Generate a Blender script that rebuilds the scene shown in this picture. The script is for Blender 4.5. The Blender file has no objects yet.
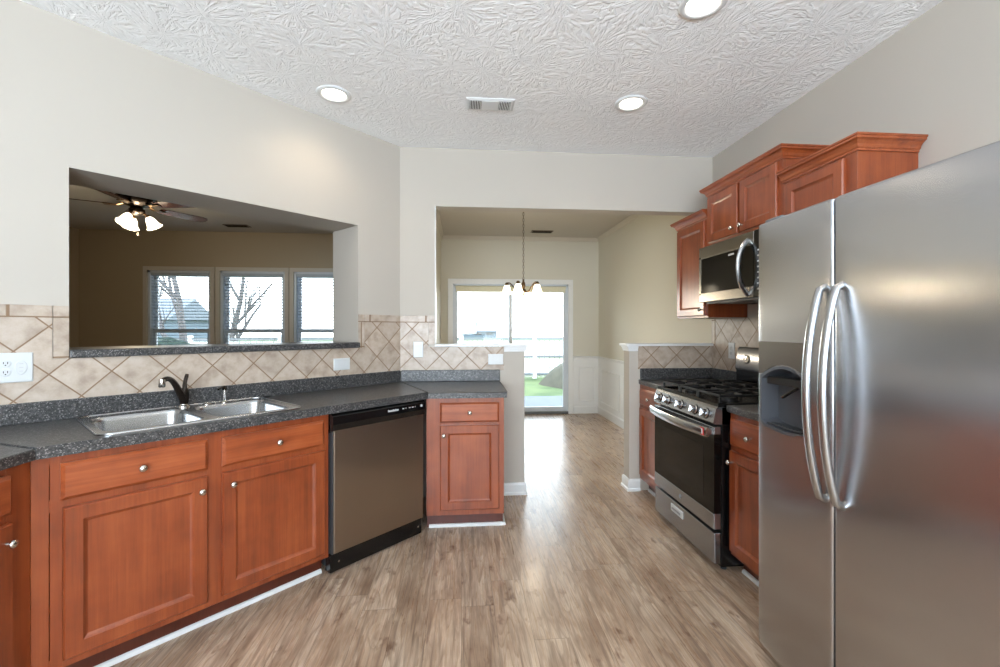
import bpy, bmesh, math, random
from math import sin, cos, pi, radians, sqrt
from mathutils import Vector, Matrix

random.seed(7)
SC = bpy.context.scene
COL = SC.collection
R2 = sqrt(2.0)

# ------------------------------------------------------------------ camera
YAW = 0.0865
cam_data = bpy.data.cameras.new('camera')
cam_data.sensor_width = 36.0
cam_data.lens = 36.0 * 445.2 / 1000.0
cam_data.shift_y = -0.0044
cam_data.clip_start = 0.05
cam_data.clip_end = 200
cam = bpy.data.objects.new('camera', cam_data)
cam.location = (0, 0, 1.326)
cam.rotation_euler = (radians(90), 0, -YAW)
COL.objects.link(cam)
SC.camera = cam

# ------------------------------------------------------------------ world, exposure
SC.view_settings.view_transform = 'Standard'
SC.view_settings.look = 'None'
SC.view_settings.gamma = 1.0
SC.view_settings.use_curve_mapping = False
SC.view_settings.exposure = 0.12
SC.cycles.max_bounces = 10
SC.cycles.diffuse_bounces = 6
SC.cycles.glossy_bounces = 4
SC.cycles.transparent_max_bounces = 16
SC.cycles.sample_clamp_indirect = 6.0
SC.cycles.caustics_reflective = False
SC.cycles.caustics_refractive = False

world = bpy.data.worlds.new('world')
SC.world = world
world.use_nodes = True
wn = world.node_tree.nodes
wl = world.node_tree.links
bg = wn['Background']
tc = wn.new('ShaderNodeTexCoord')
sp = wn.new('ShaderNodeSeparateXYZ')
cr = wn.new('ShaderNodeValToRGB')
cr.color_ramp.elements[0].position = 0.0
cr.color_ramp.elements[0].color = (0.80, 0.84, 0.86, 1)
cr.color_ramp.elements[1].position = 0.6
cr.color_ramp.elements[1].color = (0.72, 0.86, 1.0, 1)
wl.new(tc.outputs['Generated'], sp.inputs[0])
wl.new(sp.outputs['Z'], cr.inputs['Fac'])
wl.new(cr.outputs['Color'], bg.inputs['Color'])
bg.inputs['Strength'].default_value = 8.0

# constants of the plan (metres)
D = 3.548            # front face of the wall straight ahead
KD = 4.028           # the 45 degree wall is y - x = KD
CX, CY = D - KD, D   # where both meet
RX = 2.089           # kitchen side wall on the right
H = 2.757            # ceiling
FY = 6.87            # far exterior wall
DX = 2.16            # dining side wall
LX = -2.10           # kitchen side wall on the left
YR = -2.7            # rear wall


def area_light(name, loc, rot, sx, sy, power, col, portal=False):
    l = bpy.data.lights.new(name, 'AREA')
    l.shape = 'RECTANGLE'
    l.size = sx
    l.size_y = sy
    l.energy = power
    l.color = col
    if portal:
        l.cycles.is_portal = True
    o = bpy.data.objects.new(name, l)
    o.location = loc
    o.rotation_euler = rot
    COL.objects.link(o)
    return o


# daylight through the openings (portals only guide the sky light)
area_light('window_portal_dining', (0.77, FY + 0.16, 1.05), (radians(-90), 0, 0), 1.7, 2.0, 1, (1, 1, 1), True)
area_light('window_portal_living', (-3.06, FY + 0.16, 1.45), (radians(-90), 0, 0), 3.0, 1.4, 1, (1, 1, 1), True)
# added area lamp for rear-window daylight, tilted up to brighten the ceiling
area_light('rear_fill_light', (-0.55, YR + 0.06, 1.45), (radians(155), 0, 0), 2.2, 1.8, 330, (0.68, 0.84, 1.0))


# ------------------------------------------------------------------ node helpers
class NT:
    def __init__(self, name):
        self.m = bpy.data.materials.new(name)
        self.m.use_nodes = True
        self.t = self.m.node_tree
        self.n = self.t.nodes
        self.l = self.t.links
        self.b = self.n['Principled BSDF']

    def new(self, typ, **kw):
        nd = self.n.new(typ)
        for k, v in kw.items():
            setattr(nd, k, v)
        return nd

    def put(self, sock, v):
        if hasattr(v, 'is_output'):
            self.l.new(v, sock)
        elif isinstance(v, (tuple, list)):
            sock.default_value = v if len(v) == len(sock.default_value) else tuple(v) + (1,)
        else:
            sock.default_value = v

    def math(self, op, a, b=0.0, c=0.0):
        nd = self.new('ShaderNodeMath', operation=op)
        self.put(nd.inputs[0], a)
        self.put(nd.inputs[1], b)
        self.put(nd.inputs[2], c)
        return nd.outputs[0]

    def coord(self, which='Object'):
        return self.new('ShaderNodeTexCoord').outputs[which]

    def xyz(self, v):
        nd = self.new('ShaderNodeSeparateXYZ')
        self.put(nd.inputs[0], v)
        return nd.outputs[0], nd.outputs[1], nd.outputs[2]

    def comb(self, x=0.0, y=0.0, z=0.0):
        nd = self.new('ShaderNodeCombineXYZ')
        self.put(nd.inputs[0], x)
        self.put(nd.inputs[1], y)
        self.put(nd.inputs[2], z)
        return nd.outputs[0]

    def scale(self, v, s):
        nd = self.new('ShaderNodeVectorMath', operation='MULTIPLY')
        self.put(nd.inputs[0], v)
        self.put(nd.inputs[1], s)
        return nd.outputs[0]

    def noise(self, v, scale=5.0, detail=3.0, rough=0.5, w=None, dist=0.0):
        nd = self.new('ShaderNodeTexNoise')
        if w is not None:
            nd.noise_dimensions = '4D'
            self.put(nd.inputs['W'], w)
        self.put(nd.inputs['Vector'], v)
        nd.inputs['Scale'].default_value = scale
        nd.inputs['Detail'].default_value = detail
        nd.inputs['Roughness'].default_value = rough
        nd.inputs['Distortion'].default_value = dist
        return nd.outputs['Fac']

    def ramp(self, f, stops, interp='LINEAR'):
        nd = self.new('ShaderNodeValToRGB')
        nd.color_ramp.interpolation = interp
        e = nd.color_ramp.elements
        while len(e) < len(stops):
            e.new(0.5)
        for i, (p, c) in enumerate(stops):
            e[i].position = p
            e[i].color = (c, c, c, 1) if not isinstance(c, tuple) else tuple(c) + (1,)
        self.put(nd.inputs[0], f)
        return nd.outputs[0]

    def mix(self, f, a, b, blend='MIX'):
        nd = self.new('ShaderNodeMix', data_type='RGBA', blend_type=blend)
        self.put(nd.inputs[0], f)
        self.put(nd.inputs[6], a)
        self.put(nd.inputs[7], b)
        return nd.outputs[2]

    def bump(self, h, strength=0.3, dist=0.01):
        nd = self.new('ShaderNodeBump')
        nd.inputs['Strength'].default_value = strength
        nd.inputs['Distance'].default_value = dist
        self.put(nd.inputs['Height'], h)
        self.l.new(nd.outputs[0], self.b.inputs['Normal'])

    def set(self, **kw):
        for k, v in kw.items():
            self.put(self.b.inputs[k.replace('_', ' ')], v)
        return self


def s2l(r, g, b):
    f = lambda c: (c / 255 / 12.92) if c <= 10 else (((c / 255) + 0.055) / 1.055) ** 2.4
    return (f(r), f(g), f(b))


def plain(name, rgb, rough=0.5, metal=0.0, noise_amt=0.06, nscale=20.0, bump=0.0, coat=0.0):
    """a painted / moulded surface: one colour with a slight procedural variation"""
    t = NT(name)
    v = t.coord()
    n = t.noise(v, nscale, 3)
    c = tuple(rgb)
    lo = tuple(x * (1 - noise_amt) for x in c)
    hi = tuple(min(1, x * (1 + noise_amt)) for x in c)
    t.set(Base_Color=t.ramp(n, [(0.3, lo), (0.7, hi)]), Roughness=rough, Metallic=metal)
    if bump:
        t.bump(t.noise(v, nscale * 8, 2), bump, 0.002)
    if coat:
        t.set(Coat_Weight=coat, Coat_Roughness=0.1)
    return t.m


def glow(name, rgb, strength):
    t = NT(name)
    v = t.coord()
    n = t.noise(v, 30, 1)
    t.set(Base_Color=(0.9, 0.88, 0.82), Emission_Color=rgb,
          Emission_Strength=t.math('MULTIPLY_ADD', n, strength * 0.1, strength * 0.95), Roughness=0.4)
    return t.m


# wall paint
def paint(name, rgb):
    t = NT(name)
    v = t.coord()
    n = t.noise(v, 1.3, 2)
    t.set(Base_Color=t.ramp(n, [(0.3, tuple(x * 0.985 for x in rgb)), (0.7, rgb)]), Roughness=0.75)
    t.b.inputs['Specular IOR Level'].default_value = 0.25
    t.bump(t.noise(v, 160, 2), 0.08, 0.001)
    return t.m


M = {}
M['wall'] = paint('wall_paint_cream', s2l(187, 180, 170))
M['tan'] = paint('wall_paint_tan', s2l(208, 205, 192))
M['tan_dark'] = paint('wall_paint_brown_dimmed', s2l(172, 158, 134))  # living room dimness is put into this darker paint colour
M['white'] = plain('white_trim_paint', s2l(226, 228, 228), 0.35, noise_amt=0.01)
M['plastic_white'] = plain('white_plastic', s2l(208, 211, 212), 0.3, noise_amt=0.01)
M['crown_tan'] = plain('crown_paint', s2l(196, 190, 178), 0.5, noise_amt=0.01)


def make_ceiling():
    """white paint over a stomp brush texture: bursts of strokes round random centres"""
    t = NT('stomped_ceiling')
    v = t.coord()
    hs = []
    for sc_, k in ((3.4, 0.0), (4.1, 9.0)):
        vv = t.new('ShaderNodeVectorMath', operation='ADD')
        t.put(vv.inputs[0], v)
        t.put(vv.inputs[1], (k, k * 0.7, 0))
        w = t.noise(vv.outputs[0], 7, 1)
        x, y, z = t.xyz(vv.outputs[0])
        flat = t.comb(t.math('MULTIPLY_ADD', w, 0.07, x), t.math('MULTIPLY_ADD', w, -0.06, y), 0)
        vo = t.new('ShaderNodeTexVoronoi', voronoi_dimensions='2D')
        t.put(vo.inputs['Vector'], flat)
        vo.inputs['Scale'].default_value = sc_
        dv = t.new('ShaderNodeVectorMath', operation='SUBTRACT')
        t.put(dv.inputs[0], flat)
        t.put(dv.inputs[1], vo.outputs['Position'])
        dx, dy, dz = t.xyz(dv.outputs[0])
        ang = t.math('ARCTAN2', dy, dx)
        cx_, cy_, cz_ = t.xyz(vo.outputs['Position'])
        rad = t.math('MULTIPLY', vo.outputs['Distance'], 1.0)
        p = t.comb(t.math('MULTIPLY', t.math('SINE', ang), 3.8), t.math('MULTIPLY', t.math('COSINE', ang), 3.8),
                   t.math('MULTIPLY', rad, 2.5))
        n = t.noise(p, 1.9, 1.5, 0.5, w=t.math('MULTIPLY', cx_, 7.3))
        st = t.ramp(n, [(0.46, 0.0), (0.6, 1.0)])
        hs.append(st)
    mx = t.math('MAXIMUM', hs[0], t.math('MULTIPLY', hs[1], 0.8))
    fine = t.noise(v, 45, 3)
    hgt = t.math('MULTIPLY_ADD', fine, 0.25, mx)
    t.set(Base_Color=s2l(250, 251, 252), Roughness=0.6)
    t.bump(hgt, 0.38, 0.010)
    return t.m


M['ceiling'] = make_ceiling()
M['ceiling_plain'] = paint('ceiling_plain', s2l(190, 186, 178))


def make_floor():
    t = NT('floor_planks')
    v = t.coord()
    x, y, z = t.xyz(v)
    W_, L_ = 0.155, 1.22
    xs = t.math('DIVIDE', x, W_)
    ix = t.math('FLOOR', xs)
    wn_ = t.new('ShaderNodeTexWhiteNoise', noise_dimensions='1D')
    t.put(wn_.inputs['W'], ix)
    ys = t.math('ADD', t.math('DIVIDE', y, L_), t.math('MULTIPLY', wn_.outputs['Value'], 7.3))
    iy = t.math('FLOOR', ys)
    wn2 = t.new('ShaderNodeTexWhiteNoise', noise_dimensions='2D')
    t.put(wn2.inputs['Vector'], t.comb(ix, iy, 0))
    rnd = wn2.outputs['Value']
    w = t.math('MULTIPLY', rnd, 60.0)
    # broad cathedral figure
    n1 = t.noise(t.comb(t.math('MULTIPLY', x, 7.0), t.math('MULTIPLY', y, 0.9), 0), 1.0, 3, 0.55, w=w, dist=0.4)
    rings = t.math('FRACT', t.math('MULTIPLY', n1, 14.0))
    rings = t.ramp(rings, [(0.0, 0.35), (0.12, 1.0), (0.7, 0.85), (0.98, 0.45)])
    streak = t.noise(t.comb(t.math('MULTIPLY', x, 62.0), t.math('MULTIPLY', y, 3.2), 0), 1.0, 3, 0.6, w=w)
    patch = t.noise(t.comb(t.math('MULTIPLY', x, 6.0), t.math('MULTIPLY', y, 2.2), 0), 1.0, 4, 0.6, w=w)
    knot = t.noise(t.comb(t.math('MULTIPLY', x, 12.0), t.math('MULTIPLY', y, 7.0), 0), 1.0, 3, 0.6, w=w)
    base = t.ramp(patch, [(0.3, s2l(128, 102, 82)), (0.48, s2l(172, 149, 127)), (0.70, s2l(198, 179, 158))])
    base = t.mix(t.math('MULTIPLY', t.math('SUBTRACT', 1.0, rings), 0.75), base, s2l(112, 86, 66))
    base = t.mix(t.ramp(streak, [(0.45, 0.0), (0.68, 0.75)]), base, s2l(106, 84, 68))
    base = t.mix(t.ramp(knot, [(0.60, 0.0), (0.70, 0.75)]), base, s2l(92, 62, 44))
    tone = t.math('MULTIPLY_ADD', rnd, 0.24, 1.02)
    base = t.mix(1.0, base, t.comb(tone, tone, tone), 'MULTIPLY')
    # joints
    fx = t.math('ABSOLUTE', t.math('SUBTRACT', t.math('FRACT', xs), 0.5))
    fy = t.math('ABSOLUTE', t.math('SUBTRACT', t.math('FRACT', ys), 0.5))
    jx = t.math('GREATER_THAN', fx, 0.5 - 0.0010 / W_)
    jy = t.math('GREATER_THAN', fy, 0.5 - 0.0012 / L_)
    j = t.math('MAXIMUM', jx, jy)
    base = t.mix(t.math('MULTIPLY', j, 0.6), base, s2l(88, 72, 60))
    t.set(Base_Color=base, Roughness=t.math('MULTIPLY_ADD', streak, 0.12, 0.22))
    t.b.inputs['Specular IOR Level'].default_value = 0.45
    t.bump(t.math('SUBTRACT', t.math('MULTIPLY', streak, -0.4), j), 0.12, 0.002)
    return t.m


M['floor'] = make_floor()


def make_wood(name, c0, c1, c2, rough=0.3, horizontal=False):
    t = NT(name)
    v = t.coord()
    inf = t.new('ShaderNodeObjectInfo')
    w = t.math('MULTIPLY', inf.outputs['Random'], 40.0)
    s = (7, 7, 55) if horizontal else (55, 7, 7)
    # long grain: stretch along the board
    if horizontal:
        g = t.noise(t.scale(v, (2.0, 30, 30)), 1.0, 4, 0.6, w=w)
        f = t.noise(t.scale(v, (3.0, 120, 120)), 1.0, 2, 0.6, w=w)
    else:
        g = t.noise(t.scale(v, (22, 22, 1.7)), 1.0, 4, 0.6, w=w)
        f = t.noise(t.scale(v, (120, 120, 3.0)), 1.0, 2, 0.6, w=w)
    b = t.noise(v, 5.0, 3, 0.6, w=w)
    fac = t.math('MULTIPLY_ADD', g, 0.45, t.math('MULTIPLY_ADD', f, 0.2, t.math('MULTIPLY', b, 0.4)))
    t.set(Base_Color=t.ramp(fac, [(0.36, c0), (0.52, c1), (0.70, c2)]), Roughness=rough,
          Coat_Weight=0.45, Coat_Roughness=0.18)
    t.bump(f, 0.03, 0.001)
    return t.m


M['wood'] = make_wood('cherry_stained_maple', s2l(104, 45, 22), s2l(136, 64, 32), s2l(162, 84, 45))
M['wood_h'] = make_wood('cherry_stained_maple_rails', s2l(110, 49, 24), s2l(146, 71, 36), s2l(174, 93, 52), horizontal=True)
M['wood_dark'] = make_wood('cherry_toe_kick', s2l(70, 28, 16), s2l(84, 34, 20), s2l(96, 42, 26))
M['fan_wood'] = make_wood('dark_fan_blade_wood', s2l(48, 28, 26), s2l(66, 38, 34), s2l(84, 50, 42), 0.25, True)


def make_counter():
    t = NT('speckled_laminate')
    v = t.coord()
    a = t.new('ShaderNodeTexVoronoi')
    t.put(a.inputs['Vector'], v)
    a.inputs['Scale'].default_value = 260
    r = t.xyz(a.outputs['Color'])[0]
    n = t.noise(v, 90, 3, 0.65)
    base = t.ramp(n, [(0.35, s2l(34, 34, 35)), (0.52, s2l(60, 60, 61)), (0.68, s2l(88, 87, 87))])
    base = t.mix(t.ramp(r, [(0.86, 0.0), (0.90, 0.75)]), base, s2l(140, 138, 136))
    base = t.mix(t.ramp(r, [(0.0, 0.8), (0.10, 0.0)]), base, s2l(28, 27, 28))
    big = t.noise(v, 38, 2)
    base = t.mix(t.ramp(big, [(0.62, 0.0), (0.72, 0.5)]), base, s2l(104, 98, 92))
    t.set(Base_Color=base, Roughness=0.32)
    t.bump(n, 0.03, 0.001)
    return t.m


M['counter'] = make_counter()


def make_tile(name, x0, z0, diag=True, pitch=0.1524, tint=1.0):
    t = NT(name)
    v = t.coord()
    x, y, z = t.xyz(v)
    dx = t.math('SUBTRACT', x, x0)
    dz = t.math('SUBTRACT', z, z0)
    if diag:
        p = t.math('DIVIDE', t.math('ADD', dx, dz), R2 * pitch)
        q = t.math('DIVIDE', t.math('SUBTRACT', dx, dz), R2 * pitch)
    else:
        p = t.math('DIVIDE', dx, pitch)
        q = t.math('DIVIDE', dz, pitch)
    fp = t.math('ABSOLUTE', t.math('SUBTRACT', t.math('FRACT', p), 0.5))
    fq = t.math('ABSOLUTE', t.math('SUBTRACT', t.math('FRACT', q), 0.5))
    m = t.math('MAXIMUM', fp, fq)
    g = t.ramp(m, [(0.5 - 0.024, 0.0), (0.5 - 0.014, 1.0)])
    wn_ = t.new('ShaderNodeTexWhiteNoise', noise_dimensions='2D')
    t.put(wn_.inputs['Vector'], t.comb(t.math('FLOOR', p), t.math('FLOOR', q), 0))
    n = t.noise(v, 14, 4, 0.6, w=t.math('MULTIPLY', wn_.outputs['Value'], 20))
    c = t.ramp(n, [(0.32, s2l(160, 142, 126)), (0.5, s2l(184, 168, 152)), (0.7, s2l(198, 185, 172))])
    tone = t.math('MULTIPLY', t.math('MULTIPLY_ADD', wn_.outputs['Value'], 0.12, 0.92), tint)
    c = t.mix(1.0, c, t.comb(tone, tone, tone), 'MULTIPLY')
    c = t.mix(g, c, s2l(134, 108, 84))
    t.set(Base_Color=c, Roughness=t.math('MULTIPLY_ADD', g, 0.4, 0.36))
    t.bump(t.math('MULTIPLY_ADD', g, -1.0, t.math('MULTIPLY', n, 0.15)), 0.35, 0.003)
    return t.m


def make_steel(name, rgb, rough=0.28, aniso=0.0, axis='z', arot=0.0):
    """brushed steel; the brushing runs along axis"""
    t = NT(name)
    v = t.coord()
    s = {'z': (260, 260, 3), 'x': (3, 260, 260), 'y': (260, 3, 260)}[axis]
    n = t.noise(t.scale(v, s), 1.0, 2, 0.6)
    b = t.noise(v, 2.2, 2)
    c = t.ramp(t.math('MULTIPLY_ADD', n, 0.6, t.math('MULTIPLY', b, 0.4)),
               [(0.3, tuple(q * 0.98 for q in rgb)), (0.7, tuple(min(1, q * 1.01) for q in rgb))])
    t.set(Base_Color=c, Metallic=1.0, Roughness=t.math('MULTIPLY_ADD', n, 0.012, rough - 0.006))
    if aniso:
        tg = t.new('ShaderNodeTangent', direction_type='RADIAL', axis='Z')
        t.l.new(tg.outputs[0], t.b.inputs['Tangent'])
        t.set(Anisotropic=aniso, Anisotropic_Rotation=arot)
    return t.m


M['steel'] = make_steel('brushed_steel', s2l(178, 180, 182), 0.24)
M['steel_fridge'] = make_steel('brushed_steel_fridge', s2l(186, 187, 190), 0.24, 0.7, axis='x', arot=0.0)
M['steel_dark'] = make_steel('dark_brushed_steel', s2l(140, 136, 130), 0.27)
M['steel_range'] = make_steel('range_steel', s2l(158, 159, 162), 0.27, axis='x')
M['steel_sink'] = make_steel('sink_steel', s2l(180, 181, 182), 0.22, axis='x')
M['chrome'] = plain('satin_nickel', s2l(205, 202, 196), 0.18, 1.0, 0.03)
M['bronze'] = plain('dark_bronze', s2l(46, 38, 32), 0.25, 0.7, 0.2)
M['bronze_warm'] = plain('antique_bronze', s2l(92, 72, 50), 0.3, 0.9, 0.2)
M['plastic_silver'] = plain('silver_badge', s2l(206, 206, 204), 0.3, 0.3, 0.02)
M['steel_dw'] = make_steel('dishwasher_steel', s2l(168, 156, 142), 0.30, 0.5, arot=0.0)
M['black_gloss'] = plain('black_gloss_plastic', s2l(14, 14, 15), 0.18, 0.0, 0.05)
M['black_glass'] = plain('black_oven_glass', s2l(5, 5, 5), 0.10, 0.0, 0.05)
M['glass_smoke'] = plain('smoked_window_glass', s2l(24, 22, 21), 0.10, 0.0, 0.08)
M['black_matte'] = plain('black_cast_iron', s2l(20, 20, 21), 0.5, 0.0, 0.1, bump=0.2)
M['black_enamel'] = plain('black_enamel', s2l(13, 13, 14), 0.2, 0.0, 0.05)
M['grey_plastic'] = plain('grey_plastic', s2l(112, 115, 120), 0.35, 0.0, 0.03)
M['grey_dark'] = plain('dark_grey_plastic', s2l(58, 60, 63), 0.4, 0.0, 0.05)
M['niche'] = plain('dispenser_grey', s2l(74, 76, 81), 0.35, 0.0, 0.03)
M['grey_line'] = plain('light_grey_print', s2l(190, 190, 192), 0.5, 0.0, 0.02)
M['red'] = plain('red_print', s2l(190, 40, 40), 0.5)
M['shade_cloth'] = plain('cream_shade_cloth', s2l(226, 222, 196), 0.8, 0.0, 0.03)
M['slot'] = plain('dark_slot', s2l(60, 58, 56), 0.6)
M['vinyl'] = plain('vinyl_frame', s2l(206, 214, 222), 0.35, 0.0, 0.02)
M['blind'] = plain('blind_vinyl', s2l(176, 188, 200), 0.45, 0.0, 0.02)
for k_ in ('black_glass', 'glass_smoke'):
    M[k_].node_tree.nodes['Principled BSDF'].inputs['Specular IOR Level'].default_value = 0.28
M['lens'] = glow('lamp_lens', (1.0, 0.90, 0.74), 14.0)
M['shade_glass'] = glow('frosted_shade', (1.0, 0.86, 0.62), 4.5)
M['threshold'] = plain('grey_metal_threshold', s2l(110, 112, 114), 0.4, 0.6)
M['concrete'] = plain('patio_concrete', s2l(84, 88, 96), 0.85, 0.0, 0.08, 6, 0.2)
M['fence'] = plain('fence_vinyl_white', s2l(226, 226, 222), 0.6, 0.0, 0.03)
M['bark'] = plain('bare_bark', s2l(92, 88, 88), 0.9, 0.0, 0.2, 12, 0.3)  # bark lightened, outdoor glare is put into its colour
M['brick_house'] = plain('house_siding', s2l(92, 104, 114), 0.8, 0.0, 0.06, 3)  # house colours lightened too, standing in for the glare
M['roof'] = plain('house_roof', s2l(104, 110, 118), 0.9, 0.0, 0.1, 9)
M['rock'] = plain('slope_mulch', s2l(70, 66, 54), 0.95, 0.0, 0.25, 5, 0.4)


def make_grass():
    t = NT('lawn')
    v = t.coord()
    n = t.noise(v, 1.2, 4)
    f = t.noise(v, 60, 3)
    t.set(Base_Color=t.ramp(t.math('MULTIPLY_ADD', f, 0.4, t.math('MULTIPLY', n, 0.6)),
                            [(0.35, s2l(44, 66, 30)), (0.6, s2l(92, 104, 62))]), Roughness=0.95)
    t.bump(f, 0.5, 0.03)
    return t.m


def make_hedge():
    t = NT('evergreen_leaves')
    v = t.coord()
    f = t.noise(v, 18, 5, 0.7)
    t.set(Base_Color=t.ramp(f, [(0.4, s2l(14, 30, 24)), (0.65, s2l(36, 60, 46))]), Roughness=0.9)
    t.bump(f, 1.0, 0.06)
    return t.m


M['grass'] = make_grass()
M['hedge'] = make_hedge()


def make_glass():
    t = NT('window_glass')
    for nd in list(t.n):
        if nd.type != 'OUTPUT_MATERIAL':
            t.n.remove(nd)
    out = [n for n in t.n if n.type == 'OUTPUT_MATERIAL'][0]
    tr = t.new('ShaderNodeBsdfTransparent')
    tr.inputs[0].default_value = (0.96, 0.98, 0.98, 1)
    gl = t.new('ShaderNodeBsdfGlossy')
    gl.inputs['Roughness'].default_value = 0.02
    fr = t.new('ShaderNodeFresnel')
    fr.inputs['IOR'].default_value = 1.35
    mx = t.new('ShaderNodeMixShader')
    t.l.new(fr.outputs[0], mx.inputs[0])
    t.l.new(tr.outputs[0], mx.inputs[1])
    t.l.new(gl.outputs[0], mx.inputs[2])
    t.l.new(mx.outputs[0], out.inputs['Surface'])
    return t.m


M['glass'] = make_glass()


# ------------------------------------------------------------------ mesh helpers
def B():
    return bmesh.new()


def link(name, bm, mat, parent=None, loc=(0, 0, 0), rz=0.0, smooth=False, rot=None):
    bmesh.ops.recalc_face_normals(bm, faces=bm.faces)
    me = bpy.data.meshes.new(name)
    bm.to_mesh(me)
    bm.free()
    mats = mat if isinstance(mat, (list, tuple)) else [mat]
    for m in mats:
        me.materials.append(m)
    if smooth:
        for p in me.polygons:
            p.use_smooth = True
        try:
            me.set_sharp_from_angle(angle=radians(38))
        except Exception:
            pass
    o = bpy.data.objects.new(name, me)
    o.location = loc
    o.rotation_euler = rot if rot else (0, 0, rz)
    if parent:
        o.parent = parent
    COL.objects.link(o)
    return o


def thing(name, label, cat, loc=(0, 0, 0), rz=0.0, group=None):
    o = bpy.data.objects.new(name, None)
    o.empty_display_size = 0.1
    o.location = loc
    o.rotation_euler = (0, 0, rz)
    COL.objects.link(o)
    return tag(o, label, cat, group)


def tag(o, label, cat, group=None, kind=None):
    o['label'] = label
    o['category'] = cat
    if group:
        o['group'] = group
    if kind:
        o['kind'] = kind
    return o


def struct(name, bm, mat, parent=None, **kw):
    o = link(name, bm, mat, parent, **kw)
    if not parent:
        o['kind'] = 'structure'
    return o


def copy_tree(o, parent=None):
    c = o.copy()
    COL.objects.link(c)
    if parent:
        c.parent = parent
    for ch in list(o.children):
        copy_tree(ch, c)
    return c


def bx(bm, x0, x1, y0, y1, z0, z1, bev=0.0, seg=2, mi=0):
    vs = [bm.verts.new((x, y, z)) for x in (x0, x1) for y in (y0, y1) for z in (z0, z1)]
    idx = [(0, 1, 3, 2), (4, 6, 7, 5), (0, 4, 5, 1), (2, 3, 7, 6), (0, 2, 6, 4), (1, 5, 7, 3)]
    fs = [bm.faces.new([vs[i] for i in f]) for f in idx]
    for f in fs:
        f.material_index = mi
    if bev > 0:
        es = list({e for f in fs for e in f.edges})
        r = bmesh.ops.bevel(bm, geom=es, offset=bev, segments=seg, affect='EDGES', profile=0.5, clamp_overlap=True)
        for f in r['faces']:
            f.material_index = mi
    return fs


def rings(bm, loops, close=True, cap0=True, cap1=True, mi=0):
    """loft closed loops of points"""
    vl = [[bm.verts.new(p) for p in lp] for lp in loops]
    for a, b in zip(vl, vl[1:]):
        n = len(a)
        rng = n if close else n - 1
        for i in range(rng):
            j = (i + 1) % n
            bm.faces.new((a[i], a[j], b[j], b[i])).material_index = mi
    if cap0 and len(vl[0]) > 2:
        bm.faces.new(vl[0]).material_index = mi
    if cap1 and len(vl[-1]) > 2:
        bm.faces.new(vl[-1][::-1]).material_index = mi
    return vl


def lathe(bm, prof, seg=24, mat=None, cap0=True, cap1=True, mi=0):
    """prof: (radius, height) pairs round local z; mat places it"""
    mat = mat or Matrix.Identity(4)
    loops = []
    for r, z in prof:
        loops.append([mat @ Vector((max(r, 1e-4) * cos(2 * pi * i / seg), max(r, 1e-4) * sin(2 * pi * i / seg), z)) for i in range(seg)])
    rings(bm, loops, True, cap0, cap1, mi)


def axis_mat(loc, direction):
    q = Vector(direction).to_track_quat('Z', 'Y')
    return Matrix.Translation(Vector(loc)) @ q.to_matrix().to_4x4()


def tube(bm, pts, r, seg=10, flat=(1.0, 1.0), up=None, mi=0):
    """tube along points; r may be a list; flat scales the section (side, up)"""
    pts = [Vector(p) for p in pts]
    rs = r if isinstance(r, (list, tuple)) else [r] * len(pts)
    loops = []
    prev = None
    for i, p in enumerate(pts):
        if i == 0:
            t = pts[1] - p
        elif i == len(pts) - 1:
            t = p - pts[i - 1]
        else:
            t = (pts[i + 1] - p).normalized() + (p - pts[i - 1]).normalized()
        t.normalize()
        if up is not None:
            a = t.cross(Vector(up))
        elif prev is None:
            a = t.cross(Vector((0, 0, 1)) if abs(t.z) < 0.9 else Vector((1, 0, 0)))
        else:
            a = prev - t * prev.dot(t)
        a.normalize()
        prev = a
        b = t.cross(a)
        loops.append([p + a * rs[i] * flat[0] * cos(2 * pi * k / seg) + b * rs[i] * flat[1] * sin(2 * pi * k / seg) for k in range(seg)])
    rings(bm, loops, mi=mi)


def bez(p0, p1, p2, p3, n=12):
    p0, p1, p2, p3 = map(Vector, (p0, p1, p2, p3))
    out = []
    for i in range(n + 1):
        t = i / n
        out.append((1 - t) ** 3 * p0 + 3 * (1 - t) ** 2 * t * p1 + 3 * (1 - t) * t * t * p2 + t ** 3 * p3)
    return out


def rrect(x0, x1, y0, y1, r, z, n=5):
    out = []
    for cx, cy, a0 in ((x1 - r, y1 - r, 0), (x0 + r, y1 - r, 90), (x0 + r, y0 + r, 180), (x1 - r, y0 + r, 270)):
        for i in range(n + 1):
            a = radians(a0 + 90 * i / n)
            out.append((cx + r * cos(a), cy + r * sin(a), z))
    return out


def plate_holes(bm, outer, holes, z):
    """flat face with holes at height z"""
    es = []
    loops = []
    for lp in [outer] + holes:
        vs = [bm.verts.new((p[0], p[1], z)) for p in lp]
        loops.append(vs)
        for i in range(len(vs)):
            es.append(bm.edges.new((vs[i], vs[(i + 1) % len(vs)])))
    bmesh.ops.triangle_fill(bm, use_beauty=True, use_dissolve=False, edges=es, normal=(0, 0, 1))
    return loops


def wall_between(bm, a, b):
    n = len(a)
    for i in range(n):
        j = (i + 1) % n
        bm.faces.new((a[i], a[j], b[j], b[i]))


def prism(bm, poly, z0, z1, holes=(), mi=0):
    t = plate_holes(bm, poly, list(holes), z1)
    b = plate_holes(bm, poly, list(holes), z0)
    for u, w in zip(t, b):
        wall_between(bm, u, w)


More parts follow.
